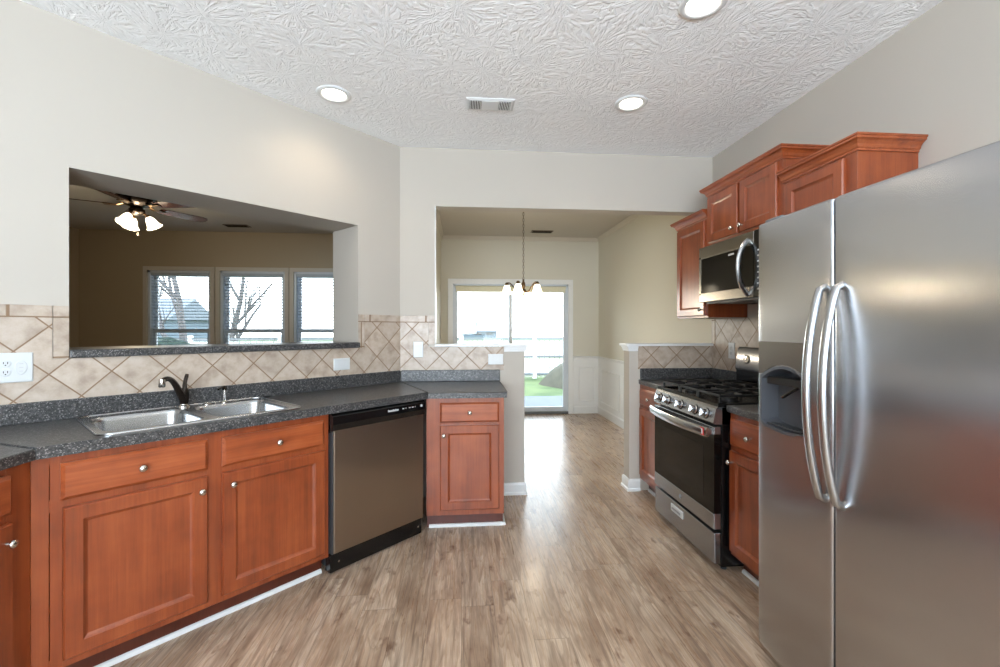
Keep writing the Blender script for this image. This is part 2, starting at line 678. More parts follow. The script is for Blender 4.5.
def sweep(bm, path, prof, close_ends=True):
    """sweep a profile of (out, z) along an xy path with mitred corners; out is to the right of travel"""
    P = [Vector((p[0], p[1])) for p in path]
    loops = []
    for i, p in enumerate(P):
        if i == 0:
            d = (P[1] - p).normalized()
            nrm = Vector((d.y, -d.x))
            k = 1
        elif i == len(P) - 1:
            d = (p - P[i - 1]).normalized()
            nrm = Vector((d.y, -d.x))
            k = 1
        else:
            d1 = (p - P[i - 1]).normalized()
            d2 = (P[i + 1] - p).normalized()
            n1 = Vector((d1.y, -d1.x))
            n2 = Vector((d2.y, -d2.x))
            nrm = (n1 + n2).normalized()
            k = 1 / max(0.2, nrm.dot(n1))
        loops.append([(p.x + nrm.x * o * k, p.y + nrm.y * o * k, z) for o, z in prof])
    rings(bm, loops, True, close_ends, close_ends)


def rect_loft(bm, x0, x1, z0, z1, steps, yf=0.0, back=True):
    """steps: (inset, y) rectangles in the xz plane lofted; used for doors and drawer fronts"""
    loops = []
    for ins, y in steps:
        loops.append([(x0 + ins, yf + y, z0 + ins), (x1 - ins, yf + y, z0 + ins), (x1 - ins, yf + y, z1 - ins), (x0 + ins, yf + y, z1 - ins)])
    rings(bm, loops, True, back, True)


# ------------------------------------------------------------------ frames for the runs
def W45(s, q, z=0.0):
    """point of the 45 degree run: s to the viewer's left of the corner, q out of the wall"""
    return (CX - s / R2 + q / R2, CY - s / R2 - q / R2, z)


A45 = radians(45)
AR = radians(-90)    # right run: local x runs towards the camera, local -y into the room
AL = radians(90)     # left run: local x runs away from the camera, local -y into the room

# ================================================================== SETTING
# floor
bm = B()
bx(bm, -5.7, 2.45, YR - 0.15, FY + 0.14, -0.1, 0.0)
struct('floor', bm, M['floor'])

# ceilings: kitchen stomped, beyond plain
kp = [(LX - 0.05, YR), (RX + 0.05, YR), (RX + 0.05, D + 0.06), (CX - 0.02, D + 0.06), (CX - 0.1, CY + 0.02), (LX - 0.05, CY + (LX - 0.05 - CX) + 0.1)]
bm = B()
prism(bm, kp, H, H + 0.05)
struct('ceiling', bm, M['ceiling'])
bm = B()
bx(bm, -5.7, 2.45, YR - 0.15, FY + 0.14, H + 0.05, H + 0.12)
prism(bm, [(-5.7, 0.8), (LX - 0.1, 0.8), (LX - 0.1, CY + (LX - 0.1 - CX) + 0.1), (CX - 0.1, CY + 0.06), (CX - 0.1, D + 0.06), (2.45, D + 0.06), (2.45, FY + 0.1), (-5.7, FY + 0.1)], H + 0.001, H + 0.049)
struct('ceiling_living', bm, M['ceiling_plain'])

# wall straight ahead with header and half walls
T = 0.12
OL, OR_ = -0.208, 0.505
bm = B()
bx(bm, CX - 0.02, OL, D, D + T, 0, H, 0)
bx(bm, OL, DX, D, D + T, 2.298, H)
bx(bm, OL, OR_, D, D + T, 0, 1.180)
bx(bm, 1.372, DX, D, D + T, 0, 1.180)
struct('wall_back', bm, M['wall'])

# the 45 degree wall with the pass-through
TH = 0.343
S0, S1 = 0.371, 1.876
ZS, ZT = 1.231, 2.074
bm = B()
for s0, s1, z0, z1 in ((-0.0, S0, 0, H), (S0, S1, 0, ZS - 0.038), (S0, S1, ZT, H), (S1, 2.45, 0, H)):
    bx(bm, -s1, -s0, 0, TH, z0, z1)
struct('wall_left', bm, M['wall'], loc=(CX, CY, 0), rz=A45)
# left side wall of the kitchen
bm = B()
bx(bm, LX - 0.12, LX, YR, CY + (LX - CX) + 0.02, 0, H)
struct('wall_left_side', bm, M['wall'])
# right side wall
bm = B()
bx(bm, RX, RX + 0.2, YR, D, 0, H)
struct('wall_right', bm, M['wall'])
# rear wall (behind the camera) with a wide window opening
bm = B()
bx(bm, LX - 0.12, -1.7, YR - 0.12, YR, 0, H)
bx(bm, 1.7, RX + 0.2, YR - 0.12, YR, 0, H)
bx(bm, -1.7, 1.7, YR - 0.12, YR, 0, 0.4)
bx(bm, -1.7, 1.7, YR - 0.12, YR, 2.45, H)
struct('wall_rear', bm, M['wall'])
bm = B()
for x in (-1.7, -0.6, 0.53, 1.63):
    bx(bm, x, x + 0.07, YR - 0.09, YR - 0.03, 0.4, 2.45)
bx(bm, -1.7, 1.7, YR - 0.09, YR - 0.03, 0.4, 0.47)
bx(bm, -1.7, 1.7, YR - 0.09, YR - 0.03, 2.38, 2.45)
struct('window_5', bm, M['vinyl'])
# dining side walls

bm = B()
bx(bm, DX, DX + 0.14, D, FY + 0.12, 0, H)
struct('wall_dining_right', bm, M['tan'])
bm = B()
bx(bm, -0.46, -0.31, D + T, FY, 0, H)
struct('wall_dining_left', bm, M['tan'])
# far exterior wall: dining piece (tan) with door opening, living piece (dimmed brown) with windows
DO0, DO1, DZ = -0.135, 1.675, 2.03
bm = B()
bx(bm, -0.385, DO0, FY, FY + 0.14, 0, H)
bx(bm, DO1, DX + 0.14, FY, FY + 0.14, 0, H)
bx(bm, DO0, DO1, FY, FY + 0.14, DZ, H)
struct('wall_dining_far', bm, M['tan'])
WX = [(-4.53, -3.66), (-3.53, -2.61), (-2.485, -1.565)]
WZ0, WZ1 = 0.72, 2.18
bm = B()
bx(bm, -5.7, WX[0][0], FY, FY + 0.14, 0, H)
bx(bm, WX[0][1], WX[1][0], FY, FY + 0.14, WZ0, WZ1)
bx(bm, WX[1][1], WX[2][0], FY, FY + 0.14, WZ0, WZ1)
bx(bm, WX[2][1], -0.385, FY, FY + 0.14, 0, H)
bx(bm, WX[0][0], WX[2][1], FY, FY + 0.14, 0, WZ0)
bx(bm, WX[0][0], WX[2][1], FY, FY + 0.14, WZ1, H)
struct('wall_living_far', bm, M['tan_dark'])
bm = B()
bx(bm, -5.6, -5.454, 0.8, FY, 0, H)
struct('wall_living_left', bm, M['tan_dark'])
bm = B()
bx(bm, -5.6, LX - 0.12, 0.68, 0.8, 0, H)
struct('wall_living_near', bm, M['tan_dark'])

# half wall caps: slab, bed moulding and the corner bead of the opening
CAPZ = 1.207


def half_cap(name, x0, x1, bx0, bx1, end):
    b = B()
    bx(b, x0, x1, D - 0.028, D + T + 0.02, CAPZ - 0.020, CAPZ, 0.004)
    for k, (zz, o) in enumerate(((CAPZ - 0.020, 0.020), (CAPZ - 0.034, 0.014), (CAPZ - 0.048, 0.010))):
        bx(b, bx0 - (o if end < 0 else 0), bx1 + (o if end > 0 else 0), D - o, D + T + o * 0.6, zz - 0.014, zz, 0.002)
    struct(name, b, M['white'])


half_cap('trim_1', OL, OR_ + 0.03, 0.340, OR_, 1)
half_cap('trim_2', 1.372 - 0.035, DX, 1.372, 1.444, -1)
bm = B()
bx(bm, OL, OL + 0.006, D - 0.004, D + T, CAPZ, 2.298)
struct('trim_3', bm, M['white'])

# baseboards of the half wall ends
BBP = [(0.0, 0.0), (0.020, 0.0), (0.020, 0.018), (0.013, 0.024), (0.013, 0.082), (0.008, 0.095), (0.0, 0.097)]
bm = B()
sweep(bm, [(0.285, D), (OR_, D), (OR_, D + T), (OR_ - 0.35, D + T)], BBP)
struct('baseboard_left', bm, M['white'])
bm = B()
sweep(bm, [(1.80, D + T), (1.372, D + T), (1.372, D), (1.46, D)], BBP)
struct('baseboard_right', bm, M['white'])

# dining: crown strip, wainscot with chair rail, panel mouldings and baseboard
CRP = [(0.0, H - 0.055), (0.012, H - 0.052), (0.03, H - 0.02), (0.04, H), (0.0, H)]
bm = B()
sweep(bm, [(-0.31, D + T), (-0.31, FY), (DX, FY), (DX, D + T)], CRP)
struct('trim_4', bm, M['crown_tan'])


def panel_mould(b, fr, a0, a1, z0, z1, w=0.022, t=0.012):
    """picture-frame moulding on a wall; fr maps (along, out, z) to the world"""
    prof = [(0, 0), (w * 0.35, t), (w * 0.75, t * 0.7), (w, 0)]
    loops = []
    for ins, o in prof:
        loops.append([fr(a0 + ins, o, z0 + ins), fr(a1 - ins, o, z0 + ins), fr(a1 - ins, o, z1 - ins), fr(a0 + ins, o, z1 - ins)])
    rings(b, loops, True, False, False)


bm = B()
WZ = 0.80
bx(bm, 1.75, DX, FY - 0.008, FY, 0, WZ + 0.05)
panel_mould(bm, lambda a, o, z: (a, FY - 0.008 - o, z), 1.835, 2.095, 0.19, 0.73)
RAIL = [(0.0, WZ + 0.02), (0.014, WZ + 0.025), (0.014, WZ + 0.06), (0.026, WZ + 0.075), (0.030, WZ + 0.095), (0.0, WZ + 0.10)]
sweep(bm, [(1.75, FY), (DX, FY), (DX, D + T)], RAIL)
sweep(bm, [(1.75, FY), (DX, FY), (DX, D + T)], [(0, 0), (0.018, 0), (0.018, 0.10), (0.010, 0.115), (0, 0.12)])
bx(bm, DX - 0.008, DX, D + T, FY, 0, WZ + 0.05)
for a0, a1 in ((3.85, 4.75), (4.90, 5.75), (5.90, 6.72)):
    panel_mould(bm, lambda a, o, z: (DX - 0.008 - o, a, z), a0, a1, 0.19, 0.70)
struct('trim_5', bm, M['white'])

# sliding glass door
bm = B()
for x0, x1, z0, z1 in ((DO0 - 0.07, DO0 + 0.005, 0, DZ - 0.005), (DO1 - 0.005, DO1 + 0.07, 0, DZ - 0.005), (DO0 - 0.07, DO1 + 0.07, DZ - 0.005, DZ + 0.07)):
    bx(bm, x0, x1, FY - 0.018, FY + 0.01, z0, z1, 0.003)
door = struct('door_1', bm, M['white'])
bm = B()
bx(bm, DO0, DO0 + 0.03, FY + 0.01, FY + 0.13, 0.03, DZ)
bx(bm, DO1 - 0.03, DO1, FY + 0.01, FY + 0.13, 0.03, DZ)
bx(bm, DO0, DO1, FY + 0.01, FY + 0.13, DZ - 0.03, DZ)
struct('door_frame', bm, M['vinyl'], door)
bm = B()
bx(bm, DO0, DO1, FY - 0.01, FY + 0.16, 0.0, 0.035, 0.004)
struct('threshold', bm, M['threshold'], door)


def sash(name, x0, x1, y0, y1, z0, z1, w, glass_y, parent, wb=None):
    b = B()
    wb = wb or w
    bx(b, x0, x0 + w, y0, y1, z0, z1)
    bx(b, x1 - w, x1, y0, y1, z0, z1)
    bx(b, x0 + w, x1 - w, y0, y1, z0, z0 + wb)
    bx(b, x0 + w, x1 - w, y0, y1, z1 - w, z1)
    o = link(name, b, M['vinyl'], parent)
    g = B()
    bx(g, x0 + w, x1 - w, glass_y, glass_y + 0.004, z0 + wb, z1 - w)
    link('pane', g, M['glass'], o)
    return o


sash('door_panel', DO0 + 0.03, 0.785, FY + 0.08, FY + 0.115, 0.035, DZ - 0.03, 0.045, FY + 0.10, door, 0.07)
rp = sash('door_panel', 0.745, DO1 - 0.03, FY + 0.03, FY + 0.065, 0.035, DZ - 0.03, 0.045, FY + 0.05, door, 0.07)
bm = B()
bx(bm, 0.755, 0.785, FY + 0.0, FY + 0.03, 1.08, 1.30, 0.006)
tube(bm, bez((0.77, FY + 0.005, 1.10), (0.77, FY - 0.045, 1.12), (0.77, FY - 0.045, 1.26), (0.77, FY + 0.005, 1.28)), 0.009, 8)
link('door_handle', bm, M['white'], rp, smooth=True)

t = thing('roller_shade', 'cream roller shade rolled up at the head of the sliding glass door', 'shade', (0.77, FY + 0.0, DZ))
bm = B()
lathe(bm, [(0.001, -0.86), (0.024, -0.86), (0.024, 0.86), (0.001, 0.86)], 16, axis_mat((0, 0.0, -0.06), (1, 0, 0)))
link('roll', bm, M['shade_cloth'], t, smooth=True)
bm = B()
bx(bm, -0.85, 0.85, -0.024, -0.022, -0.12, -0.06)
bx(bm, -0.85, 0.85, -0.030, -0.018, -0.135, -0.12, 0.003)
link('shade_cloth', bm, M['shade_cloth'], t)
# living room windows
for i, (x0, x1) in enumerate(WX):
    bm = B()
    m = 0.055
    for a0, a1, z0, z1 in ((x0 - m, x0, WZ0, WZ1), (x1, x1 + m, WZ0, WZ1), (x0 - m, x1 + m, WZ1, WZ1 + m), (x0 - m, x1 + m, WZ0 - 0.06, WZ0)):
        bx(bm, a0, a1, FY - 0.02, FY + 0.005, z0, z1, 0.003)
    w = struct('window_%d' % (i + 1), bm, M['crown_tan'])
    bm = B()
    for a0, a1, z0, z1 in ((x0, x0 + 0.03, WZ0, WZ1), (x1 - 0.03, x1, WZ0, WZ1), (x0, x1, WZ1 - 0.03, WZ1), (x0, x1, WZ0, WZ0 + 0.03)):
        bx(bm, a0, a1, FY + 0.005, FY + 0.14, z0, z1)
    struct('window_frame', bm, M['vinyl'], w)
    sash('sash', x0 + 0.03, x1 - 0.03, FY + 0.09, FY + 0.12, 1.28, WZ1 - 0.03, 0.05, FY + 0.105, w, 0.045)
    sash('sash', x0 + 0.03, x1 - 0.03, FY + 0.06, FY + 0.09, WZ0 + 0.03, 1.32, 0.05, FY + 0.075, w, 0.06)
    where = ('the left', 'the middle', 'the right')[i]
    t = thing('window_blind', 'white horizontal slat blind lowered in %s living room window' % where, 'blind', ((x0 + x1) / 2, FY + 0.035, WZ0))
    hw = (x1 - x0) / 2 - 0.035
    bm = B()
    bx(bm, -hw, hw, -0.028, 0.022, WZ1 - 0.075 - WZ0, WZ1 - 0.032 - WZ0, 0.003)
    link('headrail', bm, M['blind'], t)
    bm = B()
    z = 0.075
    ti = radians(-8)
    while z < WZ1 - WZ0 - 0.09:
        dy, dz = 0.024 * cos(ti), 0.024 * sin(ti)
        vs = [bm.verts.new(p) for p in ((-hw, -dy, z - dz), (hw, -dy, z - dz), (hw, 0, z + 0.003), (-hw, 0, z + 0.003), (hw, dy, z + dz), (-hw, dy, z + dz))]
        vt = [bm.verts.new((v.co.x, v.co.y, v.co.z + 0.0028)) for v in vs]
        for a in (vs, vt):
            bm.faces.new((a[0], a[1], a[2], a[3]))
            bm.faces.new((a[3], a[2], a[4], a[5]))
        bm.faces.new((vs[0], vs[1], vt[1], vt[0]))
        bm.faces.new((vs[5], vs[4], vt[4], vt[5]))
        z += 0.044
    link('slats', bm, M['blind'], t)
    bm = B()
    bx(bm, -hw, hw, -0.025, 0.025, 0.034, 0.055, 0.003)
    link('bottom_rail', bm, M['blind'], t)
    bm = B()
    for xx in (-hw * 0.55, hw * 0.55):
        for yy in (-0.026, 0.026):
            bx(bm, xx - 0.001, xx + 0.001, yy - 0.001, yy + 0.001, 0.05, WZ1 - WZ0 - 0.08)
    link('ladder_cord', bm, M['blind'], t)

# ================================================================== TILE BACKSPLASH
# local x runs to the right along each wall
# 45 degree wall: local origin at the corner, x = -s ; nodes at s=1.942 z=1.122
TZ0, TZB, TZ1 = 0.998, 1.378, 1.432
tile_a = make_tile('diagonal_tile_left', -1.942, 1.122)
tile_b = make_tile('diagonal_tile_back', 0.046, 1.112)
tile_c = make_tile('diagonal_tile_right', 0.03, 1.21)
strip_h = make_tile('strip_tile_row', 0.02, 1.378, diag=False, pitch=0.298)
strip_v = make_tile('strip_tile_column', -0.35, 1.198, diag=False, pitch=0.2)
TT = 0.009

tb = thing('tile_backsplash', 'beige diagonal tile backsplash on the angled wall behind the sink', 'backsplash', (CX, CY, 0), A45)


def tile_box(parent, mat, *boxes, name='tile_field'):
    if name == 'tile_field':
        b = B()
        for x0, x1, z0, z1 in boxes:
            bx(b, x0, x1, -TT, 0.0, z0, z1)
        link(name, b, mat, parent)
        return
    for x0, x1, z0, z1 in boxes:
        b = B()
        bx(b, x0, x1, -TT - 0.001, 0.0, z0, z1, 0.0012, 1)
        link(name, b, mat, parent)


tile_box(tb, tile_a, (-2.26, -S1, TZ0, ZS - 0.04), (-S1, -S0, TZ0, ZS - 0.04), (-S0, -0.004, TZ0, ZS - 0.04), (-2.26, -S1 - 0.055, ZS - 0.04, TZB), (-S0 + 0.05, -0.004, ZS - 0.04, TZB))
tile_box(tb, strip_h, (-2.26, -S1 - 0.055, TZB, TZ1), (-S1 - 0.053, -S1, TZB, TZ1), (-S0, -S0 + 0.048, TZB, TZ1), (-S0 + 0.05, -0.004, TZB, TZ1), name='border_row')
tile_box(tb, strip_v, (-S1 - 0.053, -S1, ZS - 0.04, TZB - 0.002), (-S0, -S0 + 0.048, ZS - 0.04, TZB - 0.002), name='border_column')

tb = thing('tile_backsplash', 'beige diagonal tile backsplash on the wall and half wall right of the corner', 'backsplash', (0, D, 0), 0)
tile_box(tb, tile_b, (CX + 0.004, OL - 0.05, TZ0, TZB), (OL - 0.05, OL, TZ0, CAPZ - 0.022), (OL, 0.337, TZ0, CAPZ - 0.022))
tile_box(tb, strip_h, (CX + 0.004, OL - 0.052, TZB, TZ1), (OL - 0.05, OL, TZB, TZ1), name='border_row')
tile_box(tb, strip_v, (OL - 0.05, OL, CAPZ, TZB - 0.002), name='border_column')

tb = thing('tile_backsplash', 'short strip of diagonal tile on the half wall left of the gas range', 'backsplash', (0, D, 0), 0)
tile_box(tb, tile_b, (1.446, RX - TT, TZ0, CAPZ - 0.022))

tb = thing('tile_backsplash', 'pale diagonal tile on the right side wall under the wall cabinets', 'backsplash', (RX, D, 0), AR)
tile_box(tb, tile_c, (0.055, 2.0, TZ0, 1.41), (0.0, 0.055, TZ0, CAPZ - 0.01))
tile_box(tb, strip_v, (0.0, 0.053, CAPZ - 0.01, 1.41), name='border_column')

# pass-through sill
bm = B()
bx(bm, -S1 - 0.0, -S0 + 0.0, -0.03, TH + 0.03, ZS - 0.038, ZS, 0.006)
tag(link('window_ledge', bm, M['counter'], loc=(CX, CY, 0), rz=A45), 'dark speckled laminate ledge along the bottom of the pass-through opening', 'ledge')

# ================================================================== CABINETS
DT = 0.020


def make_knob(parent, x, z, yf):
    b = B()
    lathe(b, [(0.006, 0.0), (0.006, 0.004), (0.0045, 0.010), (0.006, 0.013), (0.012, 0.017), (0.0145, 0.021), (0.0145, 0.024), (0.012, 0.028), (0.006, 0.031), (0.001, 0.032)],
          20, axis_mat((x, yf, z), (0, -1, 0)))
    return link('knob', b, M['chrome'], parent, smooth=True)


def make_door(parent, x0, x1, z0, z1, yf, knob=None, name='door'):
    b = B()
    st = 0.052
    rect_loft(b, x0, x1, z0, z1, [(0, 0), (0, -0.014), (0.005, -DT), (st, -DT), (st + 0.006, -0.014), (st + 0.008, -0.0125), (st + 0.014, -0.009)], yf)
    o = link(name, b, M['wood'], parent)
    if knob:
        make_knob(o, knob[0], knob[1], yf - DT)
    return o


def make_drawer(parent, x0, x1, z0, z1, yf, knob=True):
    b = B()
    rect_loft(b, x0, x1, z0, z1, [(0, 0), (0, -0.010), (0.004, -0.013), (0.012, -DT), (0.014, -DT)], yf)
    o = link('drawer', b, M['wood_h'], parent)
    if knob:
        make_knob(o, (x0 + x1) / 2, (z0 + z1) / 2, yf - DT)
    return o


def base_body(parent, x0, x1, depth, stiles, zt=0.876, zb=0.105, kick=0.075, rails=None, endl=False, endr=False):
    """carcass with a face frame and recessed toe kick: local y=0 is the wall, front at -depth"""
    b = B()
    e = 0.0012
    bx(b, x0 + e, x0 + 0.018, -depth + 0.010, -0.03, 0.10, zt - e)
    bx(b, x1 - 0.018, x1 - e, -depth + 0.010, -0.03, 0.10, zt - e)
    bx(b, x0 + e * 2, x1 - e * 2, -depth + 0.012, -0.032, 0.101, 0.12)
    bx(b, x0 + e * 2, x1 - e * 2, -0.045, -0.031, 0.102, zt - e * 2)
    # face frame
    for a0, a1 in stiles:
        bx(b, a0, a1, -depth, -depth + 0.019, zb, zt, 0.001, 1)
    for z0, z1 in ((zt - 0.035, zt), (0.672, 0.718), (zb, zb + 0.045)):
        bx(b, x0 + 0.004, x1 - 0.004, -depth + 0.0005, -depth + 0.017, z0 + 0.0006, z1 - 0.0006)
    link('body', b, M['wood'], parent)
    b = B()
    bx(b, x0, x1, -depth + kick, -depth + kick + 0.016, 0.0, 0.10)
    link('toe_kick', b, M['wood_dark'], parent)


# --- sink base on the 45 degree run (local x = -s, q = 0.61)
QD = 0.61
t = thing('base_cabinet', 'wide cherry base cabinet with two doors and two false drawers below the sink', 'cabinet', (CX, CY, 0), A45)
base_body(t, -2.035, -0.935, QD, [(-2.035, -1.990), (-1.988, -1.955), (-1.51, -1.44), (-0.975, -0.935)])
make_drawer(t, -1.962, -1.502, 0.712, 0.845, -QD)
make_drawer(t, -1.446, -0.966, 0.712, 0.842, -QD)
make_door(t, -1.955, -1.502, 0.135, 0.684, -QD, (-1.530, 0.628))
make_door(t, -1.446, -0.962, 0.135, 0.684, -QD, (-1.408, 0.628))
# --- base right of the dishwasher (back wall run)
t = thing('base_cabinet', 'cherry base cabinet with one drawer and one door at the half wall end', 'cabinet', (0, D, 0), 0)
base_body(t, -0.228, 0.281, 0.61, [(-0.228, -0.13), (0.245, 0.281)])
make_drawer(t, -0.139, 0.248, 0.715, 0.846, -0.61)
make_door(t, -0.139, 0.248, 0.143, 0.697, -0.61, (-0.114, 0.634))
# --- left run, seen at the picture's edge
t = thing('base_cabinet', 'cherry base cabinet at the far left edge, turned across the corner', 'cabinet', (LX, 0, 0), AL)
XL0, XL1 = 0.55, 1.68
base_body(t, XL0, XL1, 0.61, [(XL0, XL0 + 0.04), (1.06, 1.11), (XL1 - 0.085, XL1)])
make_drawer(t, 1.10, 1.602, 0.715, 0.846, -0.61)
make_drawer(t, XL0 + 0.02, 1.07, 0.715, 0.846, -0.61)
make_door(t, 1.10, 1.602, 0.143, 0.688, -0.61, (1.577, 0.628))
make_door(t, XL0 + 0.02, 1.07, 0.143, 0.688, -0.61, (1.05, 0.628))

# white shoe strips at the toe kicks
SHOE = [(0, 0), (0.014, 0), (0.014, 0.010), (0.009, 0.017), (0.0, 0.020)]


def shoe(name, pts):
    b = B()
    sweep(b, pts, SHOE)
    struct(name, b, M['white'])


kq = QD - 0.074
shoe('trim_6', [W45(2.05, kq)[:2], W45(0.94, kq)[:2]])
shoe('trim_7', [(-0.215, D - 0.537), (0.285, D - 0.537), (0.285, D - 0.02)])

# ================================================================== DISHWASHER
t = thing('dishwasher', 'stainless steel dishwasher with black control panel in the angled run', 'dishwasher', (CX, CY, 0), A45)
dx0, dx1 = -0.926, -0.296
bm = B()
bx(bm, dx0 + 0.006, dx1 - 0.006, -0.585, -0.06, 0.03, 0.868)
link('tub', bm, M['grey_dark'], t)
bm = B()
bx(bm, dx0 + 0.008, dx1 - 0.004, -0.635, -0.586, 0.118, 0.790, 0.006)
dwd = link('door', bm, M['steel_dw'], t)
bm = B()
bx(bm, dx0 + 0.0, dx0 + 0.0085, -0.63, -0.59, 0.118, 0.775)
link('door_edge', bm, M['grey_dark'], dwd)
bm = B()
prof = [(-0.588, 0.872), (-0.630, 0.872), (-0.648, 0.858), (-0.650, 0.815), (-0.640, 0.782), (-0.615, 0.770), (-0.588, 0.770)]
rings(bm, [[(x, y, z) for y, z in prof] for x in (dx0 - 0.004, dx1 + 0.004)])
cp = link('control_panel', bm, M['black_gloss'], t)
cp.data.materials[0] = M['black_gloss']
bm = B()
zc = 0.840
xm = (dx0 + dx1) / 2
for k in range(9):
    bx(bm, xm + 0.03 + k * 0.0085, xm + 0.0365 + k * 0.0085, -0.6510, -0.6490, zc - 0.006, zc + (0.007 if k in (0, 4, 6) else 0.004))
link('lettering', bm, M['grey_line'], cp)
for k, w_ in enumerate((0.012, 0.004, 0.012, 0.012, 0.004)):
    bm = B()
    bx(bm, xm + 0.135 + k * 0.024, xm + 0.135 + k * 0.024 + w_, -0.6510, -0.6490, zc - 0.002, zc + 0.004)
    link('button', bm, M['grey_line'], cp)
bm = B()
lathe(bm, [(0.008, 0), (0.008, 0.003)], 14, axis_mat((xm + 0.282, -0.649, zc + 0.002), (0, -1, 0)))
link('start_button', bm, M['grey_line'], cp)
bm = B()
bx(bm, dx0, dx1, -0.612, -0.56, 0.012, 0.108, 0.003)
kp_ = link('kick_plate', bm, M['black_enamel'], t)
for x in (dx0 + 0.05, dx1 - 0.03):
    bm = B()
    lathe(bm, [(0.006, 0), (0.006, 0.003), (0.002, 0.004)], 12, axis_mat((x, -0.612, 0.062), (0, -1, 0)))
    link('screw', bm, M['chrome'], kp_)
for x in (dx0 + 0.025, dx1 - 0.025):
    bm = B()
    lathe(bm, [(0.016, 0), (0.016, 0.006), (0.006, 0.010), (0.006, 0.03)], 12, Matrix.Translation((x, -0.575, 0)))
    link('leg', bm, M['grey_dark'], t)

# ================================================================== COUNTERTOPS
CZ0, CZ1 = 0.876, 0.914
CQ = 0.642
# inner corner points
fb = (-0.48 + (CQ * (R2 - 1)), D - CQ)     # meeting of back run and 45 run front edges
e1 = W45(0, 0)
# front edge of the 45 run meets front edge of the left run (x = LX + CQ)
xl = LX + CQ
sL = (CX - xl) * R2 + CQ
flx = W45(sL, CQ)
# wall corner of 45 wall and left wall
sW = (CX - LX) * R2
t = thing('countertop', 'dark speckled laminate countertop running along the left wall and under the pass-through', 'countertop', (CX, CY, 0), A45)


def to45(p):
    dx, dy = p[0] - CX, p[1] - CY
    return ((dx + dy) / R2, (-dx + dy) / R2)


g = 0.0008
SK = (-1.862, -1.052, -0.588, -0.045)   # sink rim x0 x1 y0 y1 (local)
hole = [(p[0], p[1]) for p in rrect(SK[0] + 0.012, SK[1] - 0.012, SK[2] + 0.012, SK[3] - 0.012, 0.05, 0)]


def slab(poly, holes=(), name='slab'):
    b = B()
    prism(b, poly, CZ0, CZ1, holes)
    es = [e for e in b.edges if len(e.link_faces) == 2 and abs(e.verts[0].co.z - e.verts[1].co.z) < 1e-6
          and abs(e.link_faces[0].normal.dot(e.link_faces[1].normal)) < 0.3]
    b.normal_update()
    es = [e for e in b.edges if len(e.link_faces) == 2 and abs(e.verts[0].co.z - CZ1) < 1e-6 and abs(e.verts[1].co.z - CZ1) < 1e-6
          and abs(e.link_faces[0].normal.dot(e.link_faces[1].normal)) < 0.3]
    bmesh.ops.bevel(b, geom=es, offset=0.005, segments=2, affect='EDGES', profile=0.5)
    return link(name, b, M['counter'], t)


pC = to45((CX, CY))
pF = to45(fb)
pL = to45(flx)
pW = to45((LX, CY + (LX - CX)))
slab([(pC[0] - g, pC[1] - 0.001), (pW[0] + g, pW[1] - 0.001), (pL[0] + g, pL[1]), (pF[0] - g, pF[1])], [hole])
slab([to45(p) for p in ((CX + g, D - 0.001), (fb[0] + g, fb[1]), (0.298, fb[1]), (0.298, D - 0.001))])
slab([to45(p) for p in ((LX + 0.001, CY + (LX - CX) - g), (flx[0], flx[1] - g), (flx[0], 0.53), (LX + 0.001, 0.53))])
# upstands
bm = B()
bx(bm, -2.28, -0.008, -0.020, -0.0005, CZ1, 1.004, 0.004)
link('upstand', bm, M['counter'], t)
bm = B()
a = Matrix.Rotation(-A45, 4, 'Z')
bx(bm, 0.010, 0.786, -0.020, -0.0005, CZ1, 1.004, 0.004)
bmesh.ops.transform(bm, matrix=a, verts=bm.verts)
link('upstand', bm, M['counter'], t)

# ================================================================== SINK, FAUCET
t = thing('kitchen_sink', 'double bowl stainless steel drop-in sink set in the dark countertop', 'sink', (CX, CY, 0), A45)
xs0, xs1, ys0, ys1 = SK
zr = CZ1 + 0.006
b1 = rrect(xs0 + 0.030, -1.478, ys0 + 0.045, ys1 - 0.085, 0.06, zr, 6)
b2 = rrect(-1.436, xs1 - 0.040, ys0 + 0.045, ys1 - 0.085, 0.06, zr, 6)
outer = rrect(xs0 + 0.006, xs1 - 0.006, ys0 + 0.006, ys1 - 0.006, 0.05, zr, 6)
bm = B()
lo = plate_holes(bm, outer, [b1, b2], zr)
bead = []
for ins, zz in ((0.005, 0.003), (0.0035, 0.0042), (0.002, 0.0035), (0.0005, 0.001)):
    bead.append([bm.verts.new(p) for p in rrect(xs0 + ins, xs1 - ins, ys0 + ins, ys1 - ins, 0.052, zr + zz, 6)])
wall_between(bm, lo[0], bead[0])
for p_, q_ in zip(bead, bead[1:]):
    wall_between(bm, p_, q_)
o1 = bead[-1]
o2 = [bm.verts.new(p) for p in rrect(xs0, xs1, ys0, ys1, 0.055, CZ1 + 0.0008, 6)]
wall_between(bm, o1, o2)
rim = link('rim', bm, M['steel_sink'], t, smooth=True)


def bowl(parent, x0, x1, y0, y1):
    b = B()
    depth = [(0, zr), (0.003, zr - 0.004), (0.006, zr - 0.02), (0.012, zr - 0.15), (0.022, zr - 0.175), (0.045, zr - 0.186), (0.10, zr - 0.19)]
    loops = [rrect(x0 + i, x1 - i, y0 + i, y1 - i, max(0.02, 0.06 - i * 0.2), z, 6) for i, z in depth]
    rings(b, loops, True, False, True)
    o = link('bowl', b, M['steel_sink'], parent, smooth=True)
    b = B()
    lathe(b, [(0.045, 0.0), (0.043, 0.003), (0.034, 0.003), (0.030, 0.001), (0.004, 0.001)], 24, Matrix.Translation(((x0 + x1) / 2, (y0 + y1) / 2, zr - 0.1895)))
    link('drain', b, M['chrome'], o, smooth=True)


bowl(t, xs0 + 0.030, -1.478, ys0 + 0.045, ys1 - 0.085)
bowl(t, -1.436, xs1 - 0.040, ys0 + 0.045, ys1 - 0.085)

